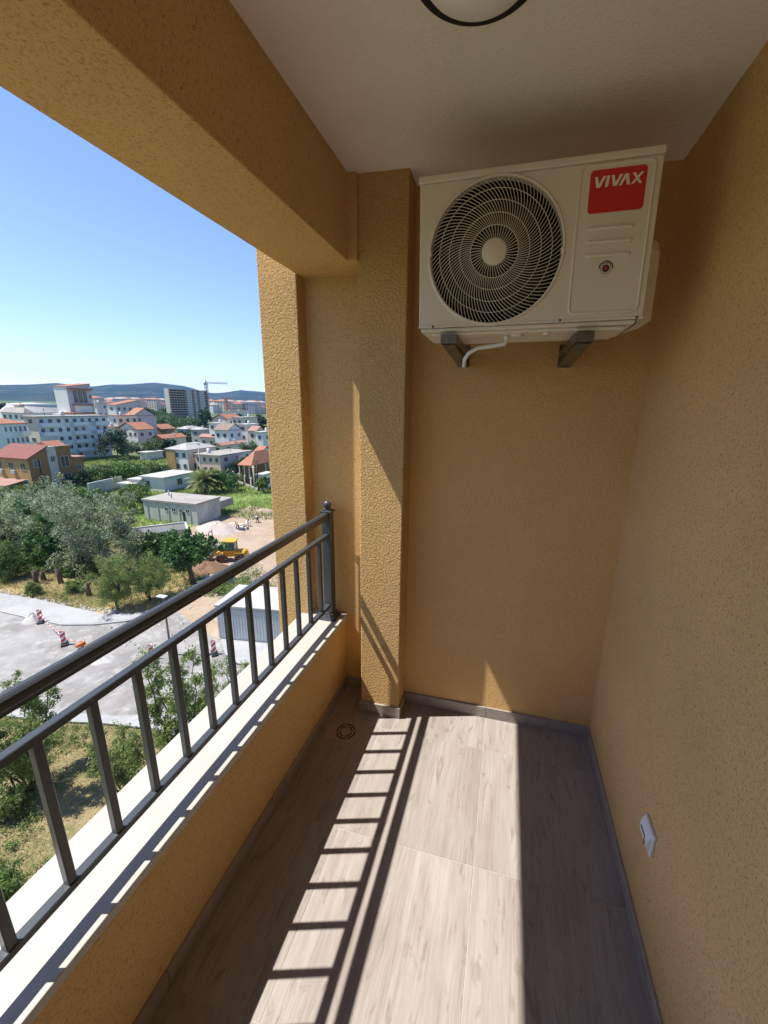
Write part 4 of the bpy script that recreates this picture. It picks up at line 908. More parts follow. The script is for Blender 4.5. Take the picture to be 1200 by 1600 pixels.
    sh = h / storeys; wl, wr = win or (2, 2)
    for s in range(storeys):
        zc = sh * s + sh * 0.56
        for k in range(wl):
          if rng.rand() < .88: window(t, -L1 * (k + 0.5) / wl, -0.001, zc, min(1.3, L1 / wl * 0.45), min(1.35, sh * 0.45), 'y')
        for k in range(wr):
          if rng.rand() < .85: window(t, 0.001, L2 * (k + 0.5) / wr, zc, min(1.3, L2 / wr * 0.45), min(1.35, sh * 0.45), 'x')
    if balc:
        for (s, a, b_) in balc:
            z = sh * s; MB().box(0.002, 1.3, L2 * a, L2 * b_, z - 0.12, z + 0.05).box(1.2, 1.3, L2 * a, L2 * b_, z + 0.051, z + 1.0).box(0.002, 1.199, L2 * a, L2 * a + 0.1, z + 0.051, z + 1.0).box(0.002, 1.199, L2 * b_ - 0.1, L2 * b_, z + 0.051, z + 1.0).build('balcony', left if not big else big, parent=t)
    t['_d'] = 0; del t['_d']
    return t, L1, L2, h
def roofmesh(t, v, m, fs):
    n = len(v); mb = MB(); mb.add(v, fs); mb.add([(x, y, z + 0.18) for x, y, z in v], fs)
    mb.add([(x, y, z) for x, y, z in v[:4]] + [(x, y, z + 0.18) for x, y, z in v[:4]], [(i, (i + 1) % 4, 4 + (i + 1) % 4, 4 + i) for i in range(4)])
    return mb.build('roof', m, parent=t)
def chimney(t, x, y, z, h=1.1): MB().box(x - .25, x + .25, y - .25, y + .25, z, z + h).box(x - .32, x + .32, y - .32, y + .32, z + h, z + h + .1).build('chimney', w_white, parent=t)

house('apartment_block', 'long white apartment block with blue painted shade, stacked balconies and a flat beige roof', (56, 724), 36, 166, 652, w_cream, w_blue_shade, 'flat', r_beige, cat='apartment block', storeys=5, win=(1, 9), over=0.6,  # white block; the blue of its long side is painted shade
      balc=[(s, a, b) for s in (1, 2, 3, 4) for a, b in ((0.02, 0.22), (0.44, 0.66), (0.76, 0.99))], big=w_blue_shade)
house('apartment_block', 'white wing behind the blue shaded apartment block at the photo left', (38, 712), 2, 50, 646, w_white, w_white, 'hip', r_beige, cat='apartment block', storeys=5, win=(4, 2), rh=1.5)
house('apartment_block', 'apartment block with a blue shaded face and a low red tiled roof at the left photo edge', (-30, 738), -75, 41, 664, w_white, w_blue_shade, 'hip', r_tile, cat='apartment block', storeys=4, win=(2, 9), rh=1.6,  # blue long face has the shade in its wall colour
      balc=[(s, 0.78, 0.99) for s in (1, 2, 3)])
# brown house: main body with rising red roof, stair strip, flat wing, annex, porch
bh, B1, B2, bhh = house('house', 'brown ochre house with a rising red roof, pale stair strip and tiled porch', (43, 770), -12, 74, 718.5, w_yel, w_brown, 'shed', r_red, storeys=2, win=(3, 0), rh=2.2, over=0.3)  # one ochre wall in two painted tones, sunlit front and shaded side
bx, by = bh.location.x, bh.location.y
y3 = run_len(bx, by, GZ + bhh, 0, 1, 88); y4 = run_len(bx, by, GZ + bhh, 0, 1, 111); y5 = run_len(bx, by, GZ + bhh - 2, 0, 1, 131)
bx_part('stair_strip', bh, w_grey, -B1 * 0.7, 0.12, B2 + 0.02, y3, 0, bhh + 2.1)
bx_part('side_wing', bh, w_brown, -B1 * 0.7, 0, y3 + 0.02, y4, 0, bhh + 1.9); bx_part('flat_roof', bh, r_brown, -B1 * 0.7 - .2, 0.3, y3, y4 + .2, bhh + 1.91, bhh + 2.1)
bx_part('annex', bh, w_brown, -B1 * 0.6, -0.02, y4 + 0.02, y5, 0, bhh - 0.6); bx_part('annex_roof', bh, r_pink, -B1 * 0.6 - .3, 0.4, y4 + .22, y5 + .3, bhh - 0.59, bhh - 0.35)
MB().add([(-4, y4 - 3.5, bhh + 2.11), (-0.6, y4 - 3.5, bhh + 2.11), (-0.6, y4 - .2, bhh + 2.11), (-4, y4 - .2, bhh + 2.11), (-2.3, y4 - 3.5, bhh + 3), (-2.3, y4 - .2, bhh + 3)], [(0, 1, 4), (1, 2, 5, 4), (2, 3, 5), (3, 0, 4, 5)]).build('dormer_roof', r_tile, parent=bh)
window(bh, 0.002, B2 * 0.42, bhh * 0.86, 1.2, 1.5, 'x'); window(bh, 0.002, (y3 + y4) / 2, bhh * 0.83, 1.6, 2.2, 'x'); window(bh, 0.002, (y3 + y4) / 2, bhh * 0.35, 1.4, 1.3, 'x')
window(bh, 0.125, (B2 + y3) / 2, bhh * 0.95, 0.8, 1.1, 'x'); window(bh, 0.125, (B2 + y3) / 2, bhh * 0.42, 0.8, 1.2, 'x'); window(bh, -0.015, (y4 + y5) / 2, bhh * 0.6, 1.0, 1.0, 'x')
MB().tube([(0.08, B2 * 0.52, bhh), (0.08, B2 * 0.52, 0.2)], 0.06, n=6).build('downpipe', shade_d, parent=bh)
MB().add([(-B1, -0.01, bhh * .36), (-1.5, -0.01, bhh * .36), (-1.5, -3.4, bhh * .27), (-B1, -3.4, bhh * .27), (-B1, -0.01, bhh * .36 + .15), (-1.5, -0.01, bhh * .36 + .15), (-1.5, -3.4, bhh * .27 + .15), (-B1, -3.4, bhh * .27 + .15)],
         [(0, 1, 2, 3), (7, 6, 5, 4), (0, 3, 7, 4), (1, 5, 6, 2), (2, 6, 7, 3)]).build('porch_roof', r_pink, parent=bh)
for k in range(4): bx_part('porch_post', bh, w_cream, -B1 + .3 + k * (B1 - 2.1) / 3, -B1 + .5 + k * (B1 - 2.1) / 3, -3.2, -3.0, 0, bhh * .27)
for k, xx in enumerate((-B1 * 0.45, -B1 * 0.8)): bx_part('wall_air_conditioner', bh, frame_w, xx - .45, xx + .45, -0.35, -0.01, bhh * .55, bhh * .55 + .6)

# stepped tower block
sb, s1, s2, shh = house('apartment_tower', 'tall white stepped apartment building with orange roof bands above the blue shaded block', (103, 676), 83, 141, 604, w_white, w_lilac_shade, 'shed', r_tile, cat='apartment block', storeys=6, win=(0, 0), rh=2.0, over=0.3)  # lilac right face carries the shade in its colour
bx_part('side_wall', sb, w_white, -s1 * 0.9, 6.0, -3.5, s2 * 0.92, 0, shh * 0.42); bx_part('terrace_roof', sb, r_tile, -s1 * 0.3, 6.6, -3.8, s2 * 0.8, shh * 0.421, shh * 0.45)
bx_part('upper_terrace', sb, w_white, -1, 3.0, 2, s2 * 0.75, shh * 0.451, shh * 0.60); bx_part('terrace_roof', sb, r_tile, -1, 3.6, 1.5, s2 * 0.8, shh * 0.601, shh * 0.63)
bx_part('eave_band', sb, r_tile, 0.01, 1.6, 0, s2, shh * 0.94, shh * 0.97)
for k in range(3): bx_part('glazing', sb, glassd, 0.01, 0.25, s2 * (0.24 + 0.2 * k), s2 * (0.24 + 0.2 * k) + s2 * 0.14, shh * 0.66, shh * 0.92)
for k in range(2): window(sb, 0.01, s2 * 0.93, shh * (0.6 + 0.2 * k), 1.5, 1.8, 'x')
for k in range(5): window(sb, 6.01, s2 * (0.1 + 0.17 * k), shh * 0.3, 2.0, 1.6, 'x')
# arena with a shallow white dome
xa, ya = G(58, 668); za = top_z(xa, ya, 629)
ar = thing('sports_arena', 'white sports arena with a shallow domed roof on the skyline left', 'arena', (xa, ya, GZ)); Rr = 15
MB().lathe([(Rr, 0), (Rr, (za - GZ) * 0.62)], n=48).build('wall', w_white, parent=ar)
MB().lathe([(Rr, (za - GZ) * 0.63), (Rr * 0.8, (za - GZ) * 0.82), (Rr * 0.72, (za - GZ) * 0.9)], n=48).build('roof', r_white, parent=ar)
MB().lathe([(Rr * 0.73, (za - GZ) * 0.89), (Rr * 0.73, (za - GZ) * 0.95), (0.01, (za - GZ) * 1.0)], n=48).build('roof_ring', metal_l, parent=ar)

HS = [  # blue and lilac right walls of white houses are painted shade
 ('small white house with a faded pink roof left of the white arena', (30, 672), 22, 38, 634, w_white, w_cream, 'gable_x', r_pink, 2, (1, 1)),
 ('narrow white block directly right of the tall stepped building', (150, 680), 147, 167, 630, w_white, w_lilac_shade, 'flat', r_beige, 4, (1, 2)),
 ('white house with an orange roof standing highest right of the stepped building', (180, 684), 167, 215, 633, w_white, w_lilac_shade, 'shed', r_tile, 4, (1, 4)),
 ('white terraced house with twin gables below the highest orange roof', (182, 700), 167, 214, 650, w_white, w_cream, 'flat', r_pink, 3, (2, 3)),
 ('lilac grey house with a low pitched roof left of the far wood', (208, 696), 196, 243, 650, w_white, w_lilac_shade, 'gable_x', r_tile, 3, (1, 2)),
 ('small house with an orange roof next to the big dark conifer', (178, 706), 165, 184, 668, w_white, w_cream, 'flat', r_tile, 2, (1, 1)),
 ('gabled white house with a wide bright orange tiled roof', (214, 704), 184, 240, 672, w_white, w_lilac_shade, 'gable_y', r_tile, 2, (4, 2)),
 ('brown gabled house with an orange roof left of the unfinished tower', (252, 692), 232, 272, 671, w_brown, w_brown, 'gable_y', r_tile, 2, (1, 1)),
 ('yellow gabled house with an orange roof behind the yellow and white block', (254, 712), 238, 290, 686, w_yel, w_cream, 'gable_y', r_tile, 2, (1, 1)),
 ('pale blue house with a dark hipped roof in front of the tower', (292, 692), 276, 316, 671, w_blue_shade, w_grey, 'hip', r_grey, 2, (1, 2)),
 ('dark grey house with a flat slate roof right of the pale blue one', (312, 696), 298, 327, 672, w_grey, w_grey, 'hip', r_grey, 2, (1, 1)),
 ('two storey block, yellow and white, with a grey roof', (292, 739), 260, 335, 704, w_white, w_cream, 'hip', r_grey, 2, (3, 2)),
 ('pink two storey house with a cream flat roof right of the yellow and white block', (343, 742), 305, 393, 713, w_pink, w_lilac_shade, 'flat', r_beige, 2, (4, 3)),
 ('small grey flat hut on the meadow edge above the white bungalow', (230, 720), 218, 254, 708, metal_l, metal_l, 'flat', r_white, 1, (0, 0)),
 ('white flat roofed bungalow behind the long shed', (255, 770), 221, 302, 748, w_white, w_blue_shade, 'flat', r_white, 1, (2, 1)),
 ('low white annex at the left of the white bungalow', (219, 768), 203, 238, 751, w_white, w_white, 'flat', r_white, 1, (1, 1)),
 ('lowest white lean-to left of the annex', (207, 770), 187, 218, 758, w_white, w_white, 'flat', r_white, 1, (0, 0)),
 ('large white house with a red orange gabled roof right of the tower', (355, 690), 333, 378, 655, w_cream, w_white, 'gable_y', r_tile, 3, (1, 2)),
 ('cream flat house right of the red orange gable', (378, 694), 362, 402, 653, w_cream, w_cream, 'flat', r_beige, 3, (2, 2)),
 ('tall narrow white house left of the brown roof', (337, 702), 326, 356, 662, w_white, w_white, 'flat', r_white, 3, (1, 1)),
 ('white house with a brown tiled roof and shaded blue side', (356, 708), 335, 378, 673, w_white, w_blue_shade, 'gable_x', r_brown, 2, (2, 2)),
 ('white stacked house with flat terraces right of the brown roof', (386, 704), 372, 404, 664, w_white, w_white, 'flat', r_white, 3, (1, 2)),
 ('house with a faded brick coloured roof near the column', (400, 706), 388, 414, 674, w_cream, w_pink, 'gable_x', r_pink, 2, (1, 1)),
 ('white house with blue shadowed wall by the column', (410, 712), 400, 424, 676, w_white, w_blue_shade, 'flat', r_white, 2, (1, 1)),
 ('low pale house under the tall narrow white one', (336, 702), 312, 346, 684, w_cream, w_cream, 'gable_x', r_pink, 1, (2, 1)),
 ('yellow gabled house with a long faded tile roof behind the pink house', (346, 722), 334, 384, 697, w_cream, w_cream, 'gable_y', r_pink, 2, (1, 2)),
 ('pale blue house with a red tiled roof close to the column', (404, 738), 394, 428, 712, w_blue_shade, w_blue_shade, 'gable_x', r_tile, 2, (1, 1)),
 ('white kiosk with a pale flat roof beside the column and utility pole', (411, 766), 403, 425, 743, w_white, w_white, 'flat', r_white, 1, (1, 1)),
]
for (lab, near, lx, rx, tp, a, b, rf, rm_, st_, wn) in HS:
    t, l1, l2, hh_ = house('house', lab, near, lx, rx, tp, a, b, rf, rm_, storeys=st_, win=wn, maxl=45)
    if rf in ('gable_y', 'hip', 'gable_x') and st_ > 1: chimney(t, -l1 * 0.3, l2 * 0.6, hh_ + 0.3)
    if lab.startswith('two storey block'): bx_part('yellow_bay', t, w_yel, -l1 * 1.001, -l1 * 0.58, -0.25, -0.01, 0, hh_)
# red tiled pavilion at the road
pv = thing('pavilion', 'open pavilion with a red tiled hipped roof behind the iron fence', 'pavilion', (*G(394, 757), GZ))
qx, qy = pv.location.x, pv.location.y; zt = top_z(qx, qy, 728) - GZ; Lx = run_len(qx, qy, GZ + zt, -1, 0, 373); Ly = run_len(qx, qy, GZ + zt, 0, 1, 436)
roofmesh(pv, [(-Lx, -.5, zt), (.5, -.5, zt), (.5, Ly, zt), (-Lx, Ly, zt), (-Lx / 2, Ly * .35, zt + 2.6), (-Lx / 2, Ly * .7, zt + 2.6)], r_tile, [(0, 1, 4), (1, 2, 5, 4), (2, 3, 5), (3, 0, 4, 5)])
for k in range(3): bx_part('post', pv, w_cream, .1, .3, Ly * (.05 + .4 * k), Ly * (.05 + .4 * k) + .2, 0, zt); bx_part('post', pv, w_cream, -Lx * (.1 + .4 * k) - .2, -Lx * (.1 + .4 * k), -.2, 0, 0, zt)
bx_part('back_wall', pv, w_brown, -Lx * .8, -Lx * .8 + .2, 0, Ly * .9, 0, zt)
# iron fence with pale posts
fx0, fy0 = G(357, 748); fx1, fy1 = G(404, 767); fd = Vector((fx1 - fx0, fy1 - fy0, 0)); fa = math.atan2(fd.y, fd.x); FL = fd.length
fe = thing('iron_fence', 'dark iron fence between pale posts in front of the pavilion', 'fence', (fx0, fy0, GZ), fa)
MB().box(0, FL, -.12, .12, 0, .5).build('base_wall', conc, parent=fe)
for k in range(6): bx_part('post', fe, w_cream, FL * k / 5 - .15, FL * k / 5 + .15, -.16, .16, .501, 2.3)
for k in range(5):
    m0 = MB(); a0, a1 = FL * k / 5 + .16, FL * (k + 1) / 5 - .16; m0.box(a0, a1, -.02, .02, .6, .66).box(a0, a1, -.02, .02, 1.9, 1.96); nb = max(4, int((a1 - a0) / .14))
    for q in range(nb): m0.box(a0 + (a1 - a0) * (q + .5) / nb - .025, a0 + (a1 - a0) * (q + .5) / nb + .025, -.015, .015, .661, 1.899)
    m0.build('panel', shade_d, parent=fe)
# poles
for px, pb, pt, lab, r0, mm in ((404, 768, 718, 'dark wooden utility pole in front of the pavilion', .14, bark_d), (398, 765, 727, 'short pale concrete pole next to the dark utility pole', .12, w_cream), (317, 765, 697, 'thin grey pole before the pink house', .09, conc)):
    x, y, w, h = T(px, pb, pt, 3); t = thing('utility_pole', lab, 'pole', (x, y, GZ)); MB().tube([(0, 0, 0), (0, 0, h)], [r0 * 1.2, r0 * .8], n=8).build('shaft', mm, parent=t); MB().box(-.5, .5, -.05, .05, h - .5, h - .38).build('crossarm', mm, parent=t)
# retaining wall by the brown house
x0_, y0_ = G(140, 775); x1_, y1_ = G(192, 762); d_ = Vector((x1_ - x0_, y1_ - y0_, 0)); gwl = MB().box(0, d_.length, -.15, .15, 0, 2.4).build('garden_wall', w_grey, loc=(x0_, y0_, GZ), rz=math.atan2(d_.y, d_.x)); tag(gwl, 'bare grey garden wall right of the brown house', 'wall')
# long shed
lsx, lsy = G(306, 822); yw = math.radians(0)
ls, a1, a2, hl = house('shed', 'long low shed with a stained flat roof and greenish front beside the dirt yard', (306, 821), 223, 343, 790, w_green, w_dirty, 'flat', r_beige, cat='shed', storeys=1, win=(0, 0), over=0.15)
for k in range(5): MB().box(-a1 * (.12 + .2 * k) - .05, -a1 * (.12 + .2 * k) + .05, -.07, -.001, 0, hl).build('pilaster_strip', w_grey, parent=ls)
for k, u in enumerate((.16, .30, .42, .55)): window(ls, -a1 * u, -0.001, hl * .68, .7, .6, 'y')
bx_part('door', ls, shade_d, -a1 * .26, -a1 * .22, -.05, -.001, 0, hl * .62); bx_part('crack_panel', ls, w_grey, 0.001, .03, a2 * .45, a2 * .52, 0, hl * .8)
for xx, yy in ((-a1 * .62, a2 * .35), (-a1 * .8, a2 * .6)): MB().tube([(xx, yy, hl + .28), (xx, yy, hl + 1.1)], .09, n=8).build('vent_pipe', w_grey, parent=ls)
bx_part('rear_extension', ls, r_beige, -a1 * .5, -0.3, a2 + .2, a2 + 3.5, hl * .4, hl * .8)
# low grey roof with white parapet
ga0 = Vector(G(223, 832)); ga1 = Vector(G(289, 824)); gdv = ga1 - ga0; gya = math.atan2(gdv.y, gdv.x); GL2 = gdv.length
rr = thing('garage', 'low grey roofed garage with a white parapet between the olives and the fig tree', 'garage', (ga0.x, ga0.y, GZ), gya); gzh = 0.55
bx_part('wall', rr, w_dirty, -1, GL2, -3.2, 0, 0, gzh); bx_part('roof', rr, mat('dark_bitumen_roof', (.15, .15, .15), (.11, .11, .11), n=1), -1, GL2, -3.2, 0, gzh + .002, gzh + .08)
bx_part('parapet', rr, w_dirty, -1, GL2 + .25, 0.002, .25, 0, gzh + .25); bx_part('parapet', rr, w_dirty, GL2 + .001, GL2 + .25, -4.2, 0, 0, gzh + .2)
# unfinished tower
tx, ty, tz = corner(263, 656, 607); TH = tz - GZ; TL = run_len(tx, ty, tz, 0, 1, 325, 300); TW = min(22, run_len(tx, ty, tz, -1, 0, 257, 300))
tw = thing('unfinished_tower', 'unfinished concrete high rise with open brown floors next to the crane', 'tower', (tx, ty, GZ)); NF = 13
bx_part('core', tw, brick_m, -TW, -2.2, 2, TL - 2, 0, TH - 1)
for k in range(NF + 1): bx_part('floor_slab', tw, conc, -TW - .5, .6, 0, TL, TH * k / NF - (.6 if k else 0), TH * k / NF)
bx_part('end_wall', tw, w_cream, -TW, .4, -.9, -.02, 0, TH)
for k in range(15):
    yy = TL * (k + .5) / 15
    bx_part('column', tw, brick_m if k not in (6, 7, 9, 11, 12) else w_grey, -2.19, .7 if k in (6, 7, 9, 11, 12) else .2, yy - (1.6 if k in (6, 7, 9, 11, 12) else .5), yy + (1.6 if k in (6, 7, 9, 11, 12) else .5), 0, TH - .61)
# cranes
def crane(px, pb, ptop, jl, jr, lab, m_, D=None):
    x, y = G(px, pb); zt = top_z(x, y, ptop); H_ = zt - GZ; t = thing('tower_crane', lab, 'crane', (x, y, GZ)); w_ = 1.1
    m0 = MB()
    for sx in (-1, 1):
        for sy in (-1, 1): m0.box(sx * w_ - .2, sx * w_ + .2, sy * w_ - .2, sy * w_ + .2, 0, H_)
    nseg = int(H_ / 3)
    for k in range(nseg):
        z0_, z1_ = H_ * k / nseg, H_ * (k + 1) / nseg
        for s in (-1, 1): m0.tube([(-w_, s * w_, z0_), (w_, s * w_, z1_)], .12, n=4); m0.tube([(s * w_, -w_, z1_), (s * w_, w_, z0_)], .12, n=4)
    m0.build('mast', m_, parent=t)
    ax = math.atan2(y, x) - PI / 2; dx, dy = math.cos(ax), math.sin(ax)
    r1 = run_len(x, y, zt, dx, dy, jr) ; r0 = run_len(x, y, zt, -dx, -dy, jl)
    jb = MB(); jb.box(0, r1, -.6, .6, -.25, .25).box(0, r1, -.15, .15, 1.1, 1.35)
    for k in range(int(r1 / 3)): jb.tube([(3 * k, 0, .2), (3 * k + 1.5, 0, 1.2), (3 * k + 3, 0, .2)], .12, n=4)
    jb.build('jib', m_, parent=t, loc=(0, 0, H_), rz=ax)
    MB().box(-r0, 0, -.6, .6, -.2, .3).build('counter_jib', m_, parent=t, loc=(0, 0, H_), rz=ax); MB().box(-r0, -r0 + 2.5, -.9, .9, -2.2, -.21).build('counterweight', conc, parent=t, loc=(0, 0, H_), rz=ax)
    MB().box(-.8, .8, -1.8, -.9, -2.2, -.3).build('cab', frame_w, parent=t, loc=(0, 0, H_), rz=ax); MB().tube([(0, 0, 0), (0, 0, 4)], [.8, .15], n=4).build('apex', m_, parent=t, loc=(0, 0, H_))
crane(327, 652, 598.5, 318, 356, 'slender grey tower crane right of the unfinished tower', cr_b)
crane(354.5, 650, 624, 352, 361, 'orange crane in the distant town below the hills', cr_o)
# bright sports hall and the far town
house('sports_hall', 'long low hall with a bright white roof in front of the distant town', (352, 658), 349, 388, 642.5, w_white, w_white, 'flat', r_white, cat='hall', storeys=1, win=(0, 0), over=1, maxl=150)
fm_ = [w_white, w_cream, w_pink, w_lilac_shade, w_blue_shade, w_pink]; town = []
for i in range(110):
    px = 330 + (i * 0.618034 % 1) * 84; pb = 634.6 + 11.5 * ((i * 0.754877) % 1) + (px - 330) * .02
    x, y = G(px, pb); D = math.hypot(x, y); w_ = 12 + 14 * rng.rand(); dd = 10 + 8 * rng.rand(); h_ = 9 + 10 * rng.rand()
    if i < 12:
        t = thing('town_building', '', 'building', (x, y, GZ)); m1 = fm_[i % 6]
        MB().box(-w_, 0, 0, dd, 0, h_).build('wall', m1, parent=t)
        roofmesh(t, [(-w_ - .5, -.5, h_), (.5, -.5, h_), (.5, dd + .5, h_), (-w_ - .5, dd + .5, h_), (-w_ * .7, dd / 2, h_ + 2.5), (-w_ * .3, dd / 2, h_ + 2.5)], r_tile if i % 3 else r_beige, [(1, 2, 5), (0, 1, 5, 4), (3, 0, 4), (2, 3, 4, 5)])
        wb = MB()
        for s in range(int(h_ / 3)):
            for q in range(4): wb.box(.01, .1, dd * (q + .3) / 4, dd * (q + .7) / 4, 3 * s + 1, 3 * s + 2.4); wb.box(-w_ * (q + .7) / 4, -w_ * (q + .3) / 4, -.1, -.01, 3 * s + 1, 3 * s + 2.4)
        wb.build('windows', glassd, parent=t); town.append(t)
    else:
        t = copy_tree(town[i % 12]); t.location = (x, y, GZ); t.rotation_euler = (0, 0, rng.uniform(-.3, .3))
    t['label'] = 'small pale building of the distant town below the hills'; t['group'] = 'buildings of the distant town'
# lines of pale houses at the foot of the hills, left and middle
for i in range(40):
    px = 150 + (i * 0.618 % 1) * 110; pb = 637 + 5 * (i * 0.7548 % 1); x, y = G(px, pb)
    t = copy_tree(town[i % 12]); t.location = (x, y, GZ); t['label'] = 'tiny pale building along the shore under the left hills'; t['group'] = 'buildings along the far shore'

# --- building site
# grey container hut
gx0, gy0 = G(343, 1000); gx1, gy1 = G(432, 1008); gd = Vector((gx1 - gx0, gy1 - gy0, 0)); ga = math.atan2(gd.y, gd.x); gh = top_z(gx0, gy0, 946) - GZ; gl = gd.length * 1.25; gdp = 3.4
ct = thing('container_hut', 'pale grey corrugated container hut with a dirty white roof', 'container', (gx0, gy0, GZ), ga)
m0 = MB(); nc = int(gl / .22)
for k in range(nc): m0.box(gl * k / nc + .02, gl * (k + .55) / nc, -.03, 0, .25, gh - .25)
m0.box(0, gl, 0, gdp, .12, gh - .05); m0.build('wall', metal_l, parent=ct)
bx_part('base_frame', ct, frame_w, -.05, gl + .05, -.06, gdp + .05, .0, .12); bx_part('roof', ct, r_white, -.1, gl + .1, -.1, gdp + .1, gh - .049, gh + .08)
bx_part('top_rail', ct, w_grey, 0, gl, -.075, -.031, gh - .24, gh - .06)
bx_part('door', ct, frame_w, gl * .3, gl * .3 + .9, -.08, -.031, .25, 2.2) if False else None
# lamp post
x, y = G(268, 1024); zt = top_z(x, y, 933)
lpst = thing('street_lamp', 'slim grey street lamp with a flat head standing in the road yard', 'street lamp', (x, y, GZ)); hh = zt - GZ
MB().tube([(0, 0, 0), (0, 0, hh)], [.085, .05], n=10).build('pole', galv, parent=lpst); MB().bbox(-.45, .25, -.17, .17, hh, hh + .09, r=.03).build('lamp_head', metal_l, parent=lpst)
MB().tube([(0, 0, 0), (0, 0, .35)], .13, n=10).build('base_sleeve', galv, parent=lpst)
# striped beacons
stripe = bpy.data.materials.new('red_white_stripes'); stripe.use_nodes = True; N = stripe.node_tree.nodes; L = stripe.node_tree.links
tc = N.new('ShaderNodeTexCoord'); mp = N.new('ShaderNodeMapping'); mp.inputs['Rotation'].default_value = (0, math.radians(35), 0); wv = N.new('ShaderNodeTexWave'); wv.bands_direction = 'Z'; wv.inputs['Scale'].default_value = 0.95
rp = N.new('ShaderNodeValToRGB'); rp.color_ramp.interpolation = 'CONSTANT'; rp.color_ramp.elements[0].color = (.6, .05, .04, 1); rp.color_ramp.elements[1].position = .5; rp.color_ramp.elements[1].color = (.75, .72, .7, 1)
L.new(tc.outputs['Object'], mp.inputs[0]); L.new(mp.outputs[0], wv.inputs[0]); L.new(wv.outputs[0], rp.inputs[0]); L.new(rp.outputs[0], N['Principled BSDF'].inputs['Base Color'])
bc0 = None
for px, pb, rz, lab in ((65, 973, .7, 'red and white striped beacon beside the grey mound'), (101, 1008, .9, 'red and white striped beacon, middle one of the taped row'),
                        (238, 1030, .5, 'small striped beacon left of the lamp post foot'), (335, 1023, .8, 'striped beacon nearest the grey container hut')):
    x, y = G(px, pb)
    if bc0 is None:
        bc0 = thing('striped_beacon', lab, 'beacon', (x, y, GZ + .05), rz, 'striped beacons on the road works')
        MB().bbox(-.15, .15, -.035, .035, .14, 1.15, r=.02).build('board', stripe, parent=bc0); MB().bbox(-.2, .2, -.38, .38, 0, .14, r=.03).build('foot', black_pl, parent=bc0)
        t = bc0
    else: t = copy_tree(bc0)
    t.location = (x, y, GZ + .05); t.rotation_euler = (0, 0, rz); t['label'] = lab
xb, yb_ = G(131, 1010); tb = thing('fallen_barrier', 'toppled yellow and orange barrier piece on the road by the rail', 'barrier', (xb, yb_, GZ + .06)); MB().bbox(-.3, .3, -.15, .15, 0, .12, r=.03).build('foot', mach_y, parent=tb); MB().bbox(-.12, .12, -.5, .1, .12, .35, r=.03).build('board', cr_o, parent=tb)
pts = [G(65, 973), G(101, 1008), G(131, 1010)]
tp = MB().tube([(pts[0][0], pts[0][1], GZ + .8), ((pts[0][0] + pts[1][0]) / 2, (pts[0][1] + pts[1][1]) / 2, GZ + .55), (pts[1][0], pts[1][1], GZ + .7), ((pts[2][0] + pts[1][0]) / 2, (pts[2][1] + pts[1][1]) / 2, GZ + .4), (pts[2][0], pts[2][1], GZ + .4)], .025, n=4).build('barrier_tape', stripe); tag(tp, 'red and white barrier tape slung between the beacons', 'tape')
def heap(name, lab, cat, px, pb, w, d, h, m, seed, rz=0):
    R_ = np.random.RandomState(seed); K, J = 36, 12; vs = [(0, 0, h)]
    ph = R_.rand(6) * 6.28
    for j in range(1, J + 1):
        for k in range(K):
            a = 2 * PI * k / K; r = j / J; rr_ = r * (1 + .12 * math.sin(2 * a + ph[0]) + .07 * math.sin(5 * a + ph[1])); z = h * max(0, 1 - r ** 1.25) * (1 + .08 * math.sin(4 * a + ph[2] + 5 * r)) + R_.normal() * h * .025 * (r < 1)
            vs.append((w / 2 * rr_ * math.cos(a), d / 2 * rr_ * math.sin(a), z if j < J else -.05))
    fs = [(0, 1 + k, 1 + (k + 1) % K) for k in range(K)] + [(1 + (j - 1) * K + k, 1 + j * K + k, 1 + j * K + (k + 1) % K, 1 + (j - 1) * K + (k + 1) % K) for j in range(1, J) for k in range(K)]
    o = MB().add(vs, fs, smooth=True).build(name, m, loc=(*G(px, pb), GZ + .03), rz=rz); return tag(o, lab, cat)
g_sand = ground_mat('pale_sand', (.42, .37, .33), (.37, .32, .29), (.45, .40, .36), .8, 8, .5, .05)
heap('sand_pile', 'pale pink sand pile in front of the long shed', 'sand pile', 340, 828, 6.5, 5.0, 1.25, g_sand, 1); heap('sand_pile', 'lower flat spread of pale sand beside the workers', 'sand pile', 362, 826, 5.0, 3.5, .5, g_sand, 2)
heap('earth_mound', 'dark grey mound of spoil beside the first striped beacon', 'mound', 52, 970, 1.8, 1.4, .7, conc, 3); heap('earth_mound', 'brown soil heap in front of the loader bucket', 'mound', 322, 890, 4.5, 3.5, .9, mat('brown_soil', (.24, .13, .07), (.12, .07, .04), n=2, contrast=1), 4)
heap('earth_mound', 'low dark rubble heap at the yard edge near the column', 'mound', 415, 800, 4, 3, .6, g_dirt, 5); heap('earth_mound', 'small grey spoil heap on the road under the rail', 'mound', 158, 1032, 2.2, 1.2, .35, conc, 6)
